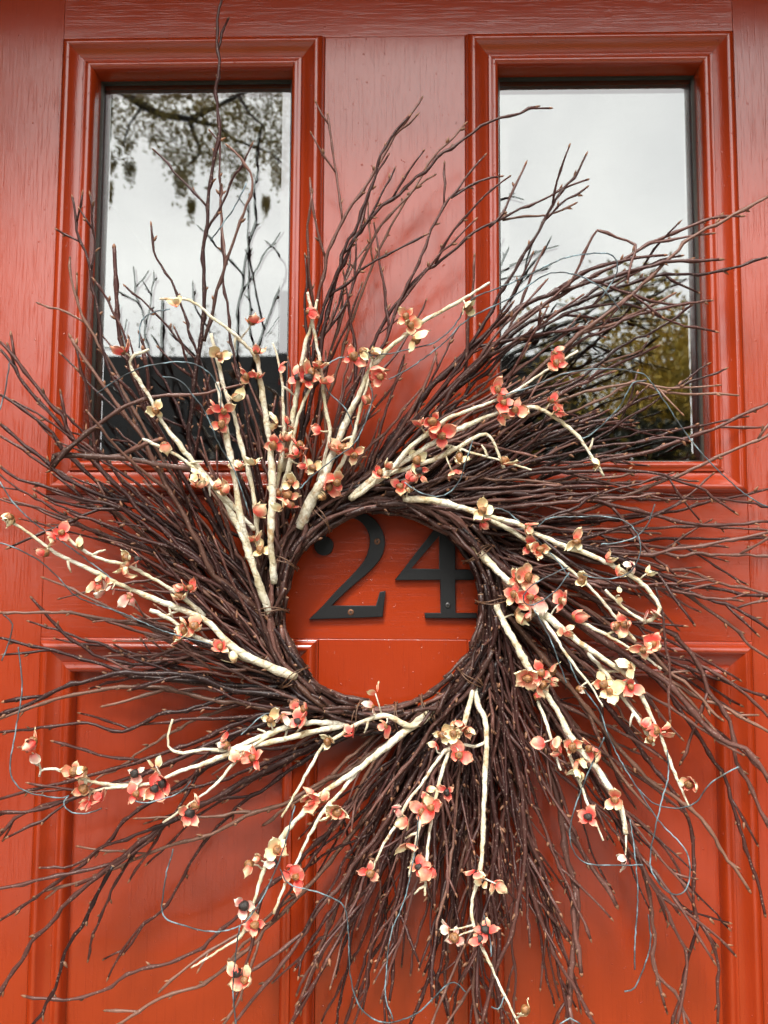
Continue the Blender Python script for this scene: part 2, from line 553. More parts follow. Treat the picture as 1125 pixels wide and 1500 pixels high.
for sx_ in (-1, 1):
    xa, xb = sorted((sx_ * XA, sx_ * XB))
    moulding(xa, xb, ZB, ZT, 20.0)
    moulding(xa, xb, ZL, ZP, 9.0)
    # lower panel
    b = MB(); b.box(xa + 0.030, xb - 0.030, 0.0085, 0.030, ZL + 0.03, ZP - 0.03)
    b.build('panel', P_V, door)
    # bevelled glass
    i = 0.0335
    gx0, gx1, gz0, gz1 = xa + i, xb - i, ZB + i, ZT - i
    bw = 0.0125
    yo, yi = 0.0205, 0.0197
    v = [(gx0, yo, gz0), (gx1, yo, gz0), (gx1, yo, gz1), (gx0, yo, gz1),
         (gx0 + bw, yi, gz0 + bw), (gx1 - bw, yi, gz0 + bw), (gx1 - bw, yi, gz1 - bw), (gx0 + bw, yi, gz1 - bw),
         (gx0, 0.024, gz0), (gx1, 0.024, gz0), (gx1, 0.024, gz1), (gx0, 0.024, gz1)]
    f = [(4, 5, 6, 7), (0, 1, 5, 4), (1, 2, 6, 5), (2, 3, 7, 6), (3, 0, 4, 7), (8, 11, 10, 9), (0, 8, 9, 1), (1, 9, 10, 2), (2, 10, 11, 3), (3, 11, 8, 0)]
    b = MB(); b.add(v, f, 0, None, False)
    pane = b.build('glass_pane', GLASS, door)
    tag(pane, 'bevelled pane mirroring %s' % ('an overhanging leafy branch' if sx_ < 0 else 'bright cloud and yellow autumn trees'))
    for (q0, q1, q2, q3) in ((gx0, gx1, gz1 - 0.0035, gz1 + .001), (gx0, gx1, gz0 - .001, gz0 + 0.0035), (gx0 - .001, gx0 + 0.0035, gz0 + .0036, gz1 - .0036), (gx1 - 0.0035, gx1 + .001, gz0 + .0036, gz1 - .0036)):
        b = MB(); b.box(q0, q1, 0.0165, 0.0203, q2, q3)
        b.build('glazing_bead', LEAD, door)

# ------------------------------------------------------------------ house numbers
def digit(name, outer, holes, label, screws, smooth_idx=None):
    cu = bpy.data.curves.new(name, 'CURVE')
    cu.dimensions = '2D'; cu.fill_mode = 'BOTH'
    TH = 0.0055
    P = lambda q: px(420 + q[0] / 3.75, 740 + q[1] / 3.75, TH)
    for loop in [outer] + holes:
        sp = cu.splines.new('POLY')
        sp.points.add(len(loop) - 1)
        for i, q in enumerate(loop):
            w_ = P(q)
            sp.points[i].co = (w_.x, w_.z, 0, 1)
        sp.use_cyclic_u = True
    bv = 0.0007
    cu.extrude = TH / 2 - bv
    cu.bevel_depth = bv
    cu.bevel_resolution = 2
    cu.offset = -bv
    t = bpy.data.objects.new('t', cu)
    COL.objects.link(t)
    dg = bpy.context.evaluated_depsgraph_get()
    me = bpy.data.meshes.new_from_object(t.evaluated_get(dg))
    bpy.data.objects.remove(t)
    me.transform(Matrix(((1, 0, 0, 0), (0, 0, -1, -TH / 2 - 0.0002), (0, 1, 0, 0), (0, 0, 0, 1))))
    me.name = name
    me.materials.clear(); me.materials.append(BLACK)
    o = link(name, me)
    tag(o, label, 'house number', 'house numbers on the door')
    for (sx1, sy1, m) in screws:
        c = px(420 + sx1 / 3.75, 740 + sy1 / 3.75, TH)
        b = MB(); r = 0.0031
        n = 16
        ring = lambda rr, y: [(c.x + rr * math.cos(2 * math.pi * k / n), -y, c.z + rr * math.sin(2 * math.pi * k / n)) for k in range(n)]
        vv = ring(r, TH + 0.0001) + ring(r * .92, TH + 0.0006) + ring(r * .5, TH + 0.0009)
        ff = [(k, (k + 1) % n, n + (k + 1) % n, n + k) for k in range(n)] + [(n + k, n + (k + 1) % n, 2 * n + (k + 1) % n, 2 * n + k) for k in range(n)] + [tuple(2 * n + k for k in range(n))]
        b.add(vv, ff)
        a = 0.5
        sc = b.build('screw', m, o)
        b = MB()
        for ang in (a, a + math.pi / 2):
            u_ = Vector((math.cos(ang), 0, math.sin(ang))) * r * .62; w_ = Vector((-math.sin(ang), 0, math.cos(ang))) * r * .13
            cc = Vector((c.x, -TH - 0.00095, c.z))
            b.add([cc - u_ - w_, cc + u_ - w_, cc + u_ + w_, cc - u_ + w_], [(0, 1, 2, 3)])
        b.build('slot', POD2, sc)
    return o

def arc(cx_, cy_, r, a0, a1, n):
    return [(cx_ + r * math.cos(math.radians(a0 + (a1 - a0) * i / n)), cy_ + r * math.sin(math.radians(a0 + (a1 - a0) * i / n))) for i in range(n + 1)]
o_arc = crom([(149, 215), (153, 160), (180, 105), (230, 62), (290, 40), (350, 33), (435, 48), (490, 85), (525, 140), (540, 200), (530, 262), (503, 312), (455, 364), (400, 412), (330, 472), (246, 552)], 12)
i_arc = crom([(120, 628), (190, 560), (262, 480), (330, 412), (388, 350), (428, 297), (450, 240), (456, 190), (447, 150), (428, 115), (402, 88), (370, 72), (330, 66), (285, 74), (245, 97), (220, 132), (212, 171)], 12)
ball = arc(203, 223, 53, -78, 180, 22)
digit('digit_two', o_arc + [(489, 552), (511, 476), (543, 471), (527, 614)] + i_arc + ball[1:-1], [],
      'black metal number 2 on the red door inside the wreath', [(497, 199, SCREW), (352, 588, SCREW)])
digit('digit_four', [(835, 100), (926, 100), (926, 352), (1030, 352), (1030, 411), (926, 411), (928, 592), (1045, 592), (1046, 622), (760, 621), (757, 592), (845, 592), (843, 411), (593, 412)],
      [[(838, 168), (838, 350), (684, 348)]], 'black metal number 4 on the red door, edge behind twigs', [(885, 551, SCREW2)])

# ------------------------------------------------------------------ the wreath
CPX = (560.0, 893.0)
WC = px(CPX[0], CPX[1], 0.03)
wreath = empty('wreath', (WC.x, 0.0, WC.z))
tag(wreath, 'large round twig wreath with cream stems and coral flowers hanging on the red door', 'wreath')

def rpx(u, v):
    return math.hypot(u - CPX[0], v - CPX[1])
def front(u, v):
    """how far the face of the wreath stands off the door at this distance from its centre"""
    return 0.046 + 0.050 * max(0.0, min(1.0, (rpx(u, v) - 140) / 420))

rng = random.Random(7)

def bud(mb, p, d, ln, r, n=5):
    q = [p, p + d * ln * .3, p + d * ln * .65, p + d * ln]
    mb.tube(q, [r * .6, r, r * .75, r * .12], n, 1)

def grow(mb, pts, r0, r1, n=6, level=0, side=0.5, buds=True, y0=0.0, rmin=0.0):
    """one stem along pts (Vectors, close together) with nodes, buds and side shoots"""
    total = sum((pts[i + 1] - pts[i]).length for i in range(len(pts) - 1))
    node_gap = rng.uniform(0.014, 0.026)
    out, rad, youth = [], [], []
    al, nxt, sgn = 0.0, rng.uniform(0.008, 0.02), rng.choice((-1, 1))
    off = Vector((0, 0, 0))
    nodes = []
    jr = rng.random()
    for i, p in enumerate(pts):
        if i: al += (p - pts[i - 1]).length
        t = al / total if total else 0
        r = r0 + (r1 - r0) * t ** 0.85
        if al >= nxt and i not in (0, len(pts) - 1):
            nodes.append((i, sgn, t))
            sgn = -sgn
            nxt = al + node_gap * rng.uniform(0.6, 1.5)
            off = Vector((rng.uniform(-1, 1), rng.uniform(-1, 1) * .6, rng.uniform(-1, 1))) * 0.0014
            r *= rng.uniform(1.25, 1.6)
        out.append(p + off * (0.0 if i == 0 else 1.0))
        rad.append(r)
        youth.append(min(1.0, y0 + (1 - y0) * t))
    mb.tube(out, rad, n, 0, 2, youth, jr * 6)
    yax = Vector((0, -1, 0))
    for (i, s_, t) in nodes:
        d = (out[min(i + 1, len(out) - 1)] - out[i - 1]).normalized()
        sd_ = d.cross(yax)
        sd_ = sd_.normalized() if sd_.length > 1e-4 else Vector((1, 0, 0))
        lat = (sd_ * s_ + yax * rng.uniform(-0.7, 0.9)).normalized()
        want = side * (0.35 if t < 0.25 else 1.0)
        if level < 2 and rng.random() < want and total > 0.05:
            ang = math.radians(rng.uniform(18, 42))
            dd = (d * math.cos(ang) + lat * math.sin(ang)).normalized()
            ln = min(0.105, (total * (1 - t) + 0.02) * rng.uniform(0.25, 0.75)) if level == 0 else rng.uniform(0.012, 0.05)
            if ln > 0.010:
                q, cur = [out[i]], dd
                k = max(2, int(ln / 0.009))
                bend = d * 0.05 + Vector((rng.uniform(-1, 1), rng.uniform(-.6, .6), rng.uniform(-1, 1))) * 0.05
                for _ in range(k):
                    cur = (cur + bend + Vector((rng.uniform(-1, 1), rng.uniform(-1, 1), rng.uniform(-1, 1))) * 0.05).normalized()
                    nx_ = q[-1] + cur * (ln / k)
                    if nx_.y > -0.015: nx_.y = -0.015
                    if math.hypot(nx_.x - WC.x, nx_.z - WC.z) < 0.092: break      # nothing grows into the opening
                    q.append(nx_)
                if len(q) < 3: continue
                rb = max(r1, rad[i] * 0.62)
                grow(mb, q, rb, max(0.0007, r1 * .85), 5, level + 1, side * .35, buds, max(youth[i], .35))
        elif buds and rng.random() < 0.58:
            ang = math.radians(rng.uniform(25, 50))
            dd = (d * math.cos(ang) + lat * math.sin(ang)).normalized()
            bud(mb, out[i] + lat * rad[i] * .5, dd, rng.uniform(0.003, 0.0068), rng.uniform(0.0009, 0.0017))
    if buds:
        d = (out[-1] - out[-2]).normalized()
        bud(mb, out[-1] - d * .0008, d, rng.uniform(0.003, 0.006), max(r1 * 1.15, 0.0011))

def px_path(P, d0, d1, step=0.011, jitter=0.6):
    """photo pixels -> path in space; stands d0 off the door at its first point and d1 at its last"""
    Q = crom(P, 14)
    n = len(Q)
    out = []
    for i, q in enumerate(Q):
        t = i / (n - 1)
        d = max(0.014, d0 + (d1 - d0) * t)
        out.append(px(q[0] + rng.uniform(-jitter, jitter), q[1] + rng.uniform(-jitter, jitter), d))
    return out

# the stems that can be picked out one by one, base first is not needed: written tip first, reversed below
TW = [
 ([(323,0),(317,30),(321,75),(318,124),(317,164),(321,194),(314,239),(308,279),(303,330),(299,380),(299,450),(296,500),(285,556),(281,603),(278,645),(300,720),(340,800),(400,900)], 4.6, 1.7, .9, .12),
 ([(336,214),(354,231),(369,264),(363,299),(348,338),(331,383),(318,423),(308,468),(299,500)], 3.0, 1.5, .9, .15),
 ([(323,184),(321,244),(324,299),(326,363),(331,428),(338,488),(352,560),(372,660),(405,800)], 3.0, 1.2, .55, .15),
 ([(220,331),(226,366),(244,398),(259,433),(274,473),(300,550),(345,680),(415,860)], 3.2, 1.5, .6, .15),
 ([(105,289),(113,338),(124,368),(132,398),(142,448),(149,498),(170,560),(240,700),(330,850),(430,960)], 3.8, 1.5, .7, .3),
 ([(169,366),(172,433),(177,498),(200,560),(280,720),(420,930)], 4.2, 2.8, .6, .25),
 ([(103,378),(103,408),(117,448),(134,483),(160,530),(230,660),(350,850)], 3.6, 1.4, .5, .4),
 ([(139,413),(159,443),(179,483),(205,560),(270,700),(400,900)], 3.6, 1.5, .7, .4),
 ([(620,146),(597,178),(570,212),(548,250),(527,284),(503,324),(483,368),(470,418),(458,470),(440,560),(415,700),(402,860)], 4.4, 1.6, .6, .35),
 ([(600,170),(565,215),(548,262),(536,300),(512,352),(492,400),(474,450),(455,540),(425,720)], 3.6, 1.5, .75, .3),
 ([(786,158),(746,168),(705,186),(680,201),(630,241),(595,276),(560,301),(520,350),(497,400),(480,460),(450,600),(420,760)], 4.0, 1.5, .7, .22),
 ([(683,183),(645,221),(628,243),(600,285),(560,330),(520,410),(490,500),(455,640)], 3.0, 1.3, .5, .25),
 ([(710,226),(680,261),(660,291),(635,326),(615,387),(600,417),(575,472),(520,600),(460,730)], 3.6, 1.4, .6, .3),
 ([(731,261),(700,266),(661,290)], 2.0, 1.3, .68, .1),
 ([(638,256),(610,275),(585,312),(560,360),(530,430),(500,520),(460,650)], 3.0, 1.2, .4, .3),
 ([(856,228),(839,261),(816,291),(791,336),(761,382),(736,422),(711,472),(640,580),(530,710)], 4.0, 1.5, .75, .28),
 ([(861,265),(821,279),(776,301),(736,321),(695,341),(660,369),(625,397),(590,437),(560,482),(500,620),(450,760)], 4.4, 1.4, .6, .2),
 ([(841,301),(801,316),(756,319),(736,322)], 2.0, 1.2, .6, .1),
 ([(768,243),(753,276),(738,311),(716,334)], 2.2, 1.5, .66, .1),
 ([(1125,286),(1062,321),(1012,351),(972,382),(931,427),(886,462),(800,530),(690,640),(580,725)], 4.6, 1.9, .8, .15),
 ([(1087,315),(1042,319),(1002,336),(947,359),(911,382),(871,402),(831,427),(786,452),(751,477),(640,590),(540,705)], 4.2, 1.7, .65, .25),
 ([(1125,379),(1062,394),(1012,402),(962,404),(911,419),(861,437),(811,457),(761,482),(660,580),(560,705)], 4.8, 1.7, .55, .3),
 ([(1055,382),(1012,384),(957,387),(901,402),(851,420),(760,450),(640,560),(540,690)], 6.0, 2.0, .8, .2),
 ([(919,409),(925,380),(931,357),(905,346),(876,339),(856,372),(839,407),(811,437),(720,510),(590,660)], 3.6, 1.6, .9, .1),
 ([(1042,442),(987,447),(911,470),(820,520),(700,620),(590,720)], 3.8, 1.5, .7, .3),
 ([(1047,487),(1002,477),(962,462),(911,447),(850,455),(760,500),(640,620),(560,710)], 3.8, 1.5, .5, .3),
 ([(1076,579),(1047,576),(1002,577),(960,572),(930,561),(860,575),(760,620),(620,720)], 3.4, 1.4, .75, .2),
 ([(1125,593),(1078,612),(1040,631),(1010,639),(972,654),(927,667),(881,677),(780,690),(650,720),(570,745)], 4.2, 1.8, .7, .25),
 ([(1010,644),(972,639),(927,648),(870,656),(760,680),(620,735)], 3.6, 1.5, .85, .35),
 ([(1078,750),(1032,720),(991,703),(957,692),(870,688),(760,700),(620,745)], 4.0, 1.5, .7, .3),
 ([(1125,765),(1075,767),(1016,767),(957,755),(917,744),(878,736),(818,728),(700,725),(600,752)], 5.0, 2.0, .6, .3),
 ([(1125,779),(1075,789),(1016,801),(973,805),(937,813),(840,800),(720,770),(620,760)], 4.6, 2.0, .8, .2),
 ([(1125,872),(1087,870),(1048,862),(1008,856),(973,846),(880,810),(750,775),(640,755)], 4.8, 2.0, .7, .3),
 ([(1125,924),(1079,892),(1036,876),(996,862),(900,825),(780,790),(660,765)], 4.0, 1.8, .75, .3),
 ([(1125,880),(1100,884),(1078,891)], 2.2, 1.6, .72, .1),
 ([(1125,963),(1099,947),(1075,918),(1036,894),(996,866),(900,830),(740,785)], 4.0, 1.7, .65, .3),
 ([(984,1056),(980,997),(976,937),(969,898),(960,860)], 2.3, 1.5, 1.05, .05),
 ([(1125,1140),(1113,1120),(1091,1096),(1067,1090),(1036,1068),(1004,1032),(973,997),(937,973),(901,949),(858,918),(760,850),(685,790)], 6.0, 3.0, .75, .15),
 ([(1125,1210),(1104,1155),(1078,1114),(1071,1056),(1036,1013),(1028,981),(996,941),(973,922),(860,870),(730,800)], 4.6, 2.2, .65, .25),
 ([(1058,1054),(1028,1028),(988,989),(930,940),(820,870),(710,810)], 3.6, 1.8, .6, .25),
 ([(1123,1339),(1112,1291),(1085,1216),(1066,1155),(1040,1103),(990,1030),(900,930),(760,830)], 4.2, 1.8, .6, .3),
 ([(1096,1303),(1074,1269),(1055,1239),(1025,1201),(987,1167),(945,1137),(860,1040),(760,920),(698,850)], 4.8, 1.9, .7, .3),
 ([(1051,1495),(1051,1420),(1040,1378),(1023,1348),(1017,1322),(1017,1250),(1013,1212),(994,1171),(964,1133),(860,1000),(720,860)], 4.8, 1.7, .55, .12),
 ([(983,1500),(1006,1416),(1023,1352)], 2.6, 1.8, .5, .2),
 ([(991,1500),(1002,1439),(1002,1390),(979,1340),(960,1303),(942,1272),(890,1150),(800,1000),(705,870)], 4.4, 1.8, .7, .25),
 ([(1013,1500),(987,1454),(960,1420),(957,1367),(947,1291),(900,1180),(810,1030),(705,890)], 4.2, 1.8, .5, .3),
 ([(0,1457),(22,1419),(48,1378),(101,1322),(149,1281),(168,1266),(209,1233),(235,1209),(261,1196),(350,1150),(480,1080),(610,1030)], 5.2, 2.4, .75, .15),
 ([(45,1500),(78,1457),(97,1393),(131,1337),(149,1300),(166,1268)], 3.0, 2.0, .72, .15),
 ([(0,1348),(41,1322),(82,1293),(123,1266),(142,1248),(175,1214),(209,1181),(330,1110),(460,1050)], 4.0, 1.7, .6, .25),
 ([(58,1272),(108,1266),(157,1238),(216,1220),(262,1197)], 2.8, 1.5, .66, .15),
 ([(37,1460),(82,1465),(149,1453),(198,1423),(246,1408),(298,1386),(340,1350),(450,1250),(620,1080)], 4.2, 1.7, .6, .25),
 ([(127,1408),(142,1352),(164,1304),(194,1255),(215,1228)], 2.6, 1.4, .55, .15),
 ([(160,1432),(198,1367),(224,1345),(243,1326),(269,1281),(304,1229),(330,1200),(420,1130),(540,1060)], 3.6, 1.5, .4, .3),
 ([(67,1304),(142,1283),(195,1262),(243,1242),(299,1225),(358,1196),(414,1179),(520,1120),(620,1050)], 4.0, 1.6, .5, .2),
 ([(0,1171),(67,1151),(104,1143),(250,1100),(400,1040),(510,1025)], 4.4, 1.9, .6, .3),
 ([(0,1192),(48,1190),(93,1173),(200,1140),(330,1080),(460,1035)], 4.2, 1.8, .75, .3),
 ([(0,1222),(22,1199),(63,1181),(120,1165),(240,1120),(390,1060)], 3.6, 1.7, .5, .3),
 ([(0,1048),(45,1030),(104,1004),(157,989),(209,985),(261,989),(299,996),(343,1011),(410,1019),(500,1035)], 5.0, 2.4, .85, .15),
 ([(0,1052),(67,1028),(149,1011),(205,1006),(261,1011),(317,1026),(430,1042)], 4.2, 2.0, .6, .25),
 ([(0,1071),(75,1065),(131,1058),(179,1071),(231,1048),(299,1034),(343,1013)], 3.4, 1.6, .7, .25),
 ([(0,936),(37,944),(93,955),(149,974),(210,992),(300,1000),(440,1010)], 4.2, 1.8, .8, .3),
 ([(0,899),(50,899),(101,897),(149,907),(201,916),(260,930),(340,960),(440,1000)], 4.0, 1.8, .7, .3),
 ([(45,877),(75,907),(127,953),(160,966),(209,972),(291,966),(390,990),(470,1020)], 4.2, 1.8, .55, .3),
 ([(0,503),(21,525),(53,567),(89,610),(107,645),(200,740),(320,850),(430,960)], 4.6, 2.0, .8, .3),
 ([(0,580),(21,592),(75,635),(85,653),(180,740),(300,850),(430,970)], 4.2, 1.9, .65, .3),
 ([(0,620),(35,652),(78,684),(107,706),(160,731),(213,745),(330,840),(430,950)], 4.8, 2.0, .75, .25),
 ([(0,640),(46,667),(100,702),(180,760),(300,860),(430,985)], 4.0, 1.8, .5, .3),
 ([(0,684),(25,702),(71,713),(124,731),(178,745),(300,820),(420,940)], 5.0, 2.0, .85, .3),
 ([(352,563),(302,574),(231,581),(185,596),(128,635),(96,660),(76,685)], 4.2, 1.6, 1.05, .1),
 ([(306,699),(270,685),(213,677),(160,669),(110,667),(80,667),(76,684)], 4.4, 3.0, 1.0, .05),
 ([(107,496),(128,532),(153,567),(178,603),(206,635),(227,681),(256,734),(291,798),(306,832),(336,858),(373,888),(414,929),(440,970)], 5.0, 1.9, 1.0, .12),
 ([(0,515),(60,590),(150,690),(260,790),(400,920)], 4.0, 2.0, .5, .3),
 ([(735,1500),(728,1440),(733,1380),(722,1300),(728,1220),(716,1120),(697,1020),(690,940)], 4.6, 2.2, .8, .2),
 ([(870,1500),(838,1440),(800,1370),(775,1290),(762,1200),(735,1090),(700,960)], 4.8, 2.2, .75, .25),
 ([(705,1500),(725,1420),(752,1350),(768,1260),(765,1170),(740,1060),(700,940)], 4.4, 2.2, .85, .25),
 ([(600,1500),(628,1430),(642,1360),(660,1290),(672,1190),(690,1080),(698,980)], 4.6, 2.2, .6, .25),
 ([(345,1500),(400,1430),(455,1350),(500,1290),(560,1210),(620,1110),(665,1030)], 4.8, 2.0, .8, .3),
 ([(430,1500),(470,1420),(520,1340),(575,1250),(630,1140),(680,1020)], 4.8, 2.0, .7, .3),
 ([(170,1500),(240,1460),(300,1440),(350,1400),(420,1330),(500,1240),(600,1120),(650,1050)], 4.2, 1.8, .6, .3),
 ([(830,1488),(836,1420),(846,1340),(830,1250),(815,1160),(780,1050),(720,930)], 6.0, 3.2, .6, .15),
]
n_twigs = 0
def add_twig(mb):
    global n_twigs
    mb.build('twig', [BARK, BUD, CUT], wreath)
    n_twigs += 1
for (P, w0, w1, lift, side) in TW:
    P = P[::-1]
    d0 = front(*P[0]) * rng.uniform(0.35, 0.85)
    if rpx(*P[0]) > 240: d0 = front(*P[0]) * lift
    d1 = front(*P[-1]) * lift
    pts = px_path(P, d0, d1)
    k = 0.75 / FPX
    mb = MB()
    grow(mb, pts, w0 * 0.9 * k, max(0.00085, w1 * 1.08 * k), 6, 0, side * 0.9, True, 0.0)
    add_twig(mb)

MM = 0.775 / FPX                                  # metres per photo pixel at the wreath
def ring_twig(th0, rr, wrap, phi, length, lift, w0, curve, depth0, step=13.0):
    """wound along the ring clockwise for wrap px, then out at angle phi; returns points in space"""
    pos = [CPX[0] + rr * math.cos(th0), CPX[1] - rr * math.sin(th0)]
    th, r = th0, rr
    P = []
    n1 = max(1, int(wrap / step))
    for i in range(n1):
        P.append((CPX[0] + r * math.cos(th), CPX[1] - r * math.sin(th)))
        th -= step / r
        r += rng.uniform(-0.2, 1.2)
    x, y = CPX[0] + r * math.cos(th), CPX[1] - r * math.sin(th)
    tx, ty = math.sin(th), math.cos(th)           # clockwise tangent on the picture
    ox, oy = math.cos(th), -math.sin(th)
    hd = math.atan2(ty * math.cos(phi) + oy * math.sin(phi), tx * math.cos(phi) + ox * math.sin(phi))
    # ease in from the tangent so that the stem bends rather than breaks
    hd0 = math.atan2(ty, tx)
    dh = (hd - hd0 + math.pi) % (2 * math.pi) - math.pi
    n2 = max(3, int(length / step))
    wob = rng.uniform(0, 6)
    for i in range(n2):
        e = min(1.0, (i + 1) / 5.0)
        h = hd0 + dh * e + curve * (i / n2) + 0.055 * math.sin(i * 0.55 + wob) + rng.gauss(0, 0.04)
        P.append((x, y))
        x += math.cos(h) * step
        y += math.sin(h) * step
        q = rpx(x, y)
        if q < 142:
            x = CPX[0] + (x - CPX[0]) * 142 / q; y = CPX[1] + (y - CPX[1]) * 142 / q
    out = []
    for i, (u, v) in enumerate(P):
        t = i / (len(P) - 1)
        d = depth0 * (1 - t) + front(u, v) * lift * t
        out.append(px(u + rng.uniform(-.8, .8), v + rng.uniform(-.8, .8), max(0.014, d)))
    return out, P[-1], hd

def rand_twig(short=False, fall=False):
    while True:
        th0 = rng.uniform(0, 2 * math.pi)
        rr = rng.triangular(140, 190, 158)
        wrap = rng.uniform(20, 110)
        phi = math.radians(max(-4, min(62, rng.gauss(23, 17))))
        length = rng.uniform(230, 560) if not short else rng.uniform(110, 330)
        curve = rng.gauss(0, 0.24)
        lift = rng.uniform(0.16, 0.9)
        if fall: length = rng.uniform(380, 640); lift = rng.uniform(0.15, 0.7)
        # where it will end, roughly
        th1 = th0 - wrap / rr
        hx = math.sin(th1) * math.cos(phi) + math.cos(th1) * math.sin(phi)
        hy = math.cos(th1) * math.cos(phi) - math.sin(th1) * math.sin(phi)
        ex = CPX[0] + rr * math.cos(th1) + hx * length
        ey = CPX[1] - rr * math.sin(th1) + hy * length
        # the fan is thin above, where every stem is already drawn, and between two and five o'clock at the rim
        if fall and not (380 < ex < 1000 and ey > 1380): continue
        if ey < 480 and 430 < ex < 720: continue
        if ey < 420: continue
        if ex < 330 and ey < 560 and rng.random() < 0.6: continue
        if ex < 300 and 560 < ey < 1000 and rng.random() < 0.35: continue
        if ex > 900 and 690 < ey < 1000 and rng.random() < 0.35: continue
        if ex < 340 and ey > 1000 and rng.random() < 0.72: continue
        if ex > 880 and ey > 1200 and rng.random() < 0.35: continue
        break
    depth0 = rng.uniform(0.014, 0.050)
    w0 = rng.uniform(2.5, 4.7) if not fall else rng.uniform(2.2, 3.8)
    pts, e, h = ring_twig(th0, rr, wrap, phi, length, lift, w0, curve, depth0)
    return pts, w0, rng.uniform(1.2, 1.95), e

n_fixed = n_twigs
while n_twigs < 288:
    pts, w0, w1, e = rand_twig(fall=n_twigs - n_fixed < 36)
    mb = MB()
    grow(mb, pts, w0 * MM, w1 * MM, 6, 0, rng.uniform(0.05, 0.26), True, 0.0)
    add_twig(mb)

# the small stuff bound into the ring behind them
mb = MB()
for i in range(130):
    pts, w0, w1, e = rand_twig(True)
    grow(mb, pts, w0 * 0.95 * MM, w1 * MM, 5, 0, 0.10, i % 2 == 0, 0.0)
for i in range(42):
    th0 = rng.uniform(0, 2 * math.pi)
    rr = rng.uniform(138, 178)
    P = []
    k = rng.randint(9, 20)
    for j in range(k):
        th = th0 - j * 13 / rr
        r_ = rr + 3 * math.sin(j * .5 + i) + j * 0.5
        P.append(px(CPX[0] + r_ * math.cos(th), CPX[1] - r_ * math.sin(th), 0.030 + 0.017 * math.sin(i * 2.1 + j * .1)))
    grow(mb, P, rng.uniform(3.2, 5.0) * MM, 2.4 * MM, 6, 0, 0.03, True, 0.0)
for i in range(26):                                  # broken ends sticking out of the ring
    th = rng.uniform(0, 2 * math.pi)
    r_ = rng.uniform(142, 172)
    u, v = CPX[0] + r_ * math.cos(th), CPX[1] - r_ * math.sin(th)
    inw = rng.uniform(-0.75, 0.5)
    dx, dy = math.sin(th) - math.cos(th) * -inw, math.cos(th) + math.sin(th) * -inw
    n_ = math.hypot(dx, dy); ln = rng.uniform(22, 60)
    d_ = rng.uniform(0.035, 0.055)
    P = [px(u + dx / n_ * ln * t + rng.uniform(-1, 1), v + dy / n_ * ln * t + rng.uniform(-1, 1), d_ + 0.008 * t) for t in (1.0, .75, .5, .25, 0.0)]
    mb.tube(P, [rng.uniform(2.0, 3.4) * MM * f_ for f_ in (.9, 1.0, 1.05, 1.1, 1.1)], 6, 0, 2, [0.2] * 5)
tag(mb.build('twig_filling', [BARK, BUD, CUT], wreath), 'thin twigs bound deep in the ring', kind='stuff')

# binding wire round the ring
for (bu, bv_, ang0) in ((697, 882, 0), (688, 992, 0), (626, 1042, 0), (582, 1046, 0), (526, 1032, 0), (433, 990, 0), (412, 822, 0), (385, 895, 0), (470, 757, 0), (720, 800, 0)):
    th = math.atan2(-(bv_ - CPX[1]), bu - CPX[0])
    mb = MB()
    pts = []
    for j in range(40):
        a = j / 39 * 2 * math.pi * 2.2
        rr = 163 + 27 * math.cos(a)
        d = 0.031 + 0.0225 * math.sin(a)
        tt = th + (j / 39 - .5) * 0.05 + 0.015 * math.sin(j)
        pts.append(px(CPX[0] + rr * math.cos(tt), CPX[1] - rr * math.sin(tt), d))
    mb.tube(pts, [0.00055] * len(pts), 5)
    mb.build('binding_wire', BIND, wreath)

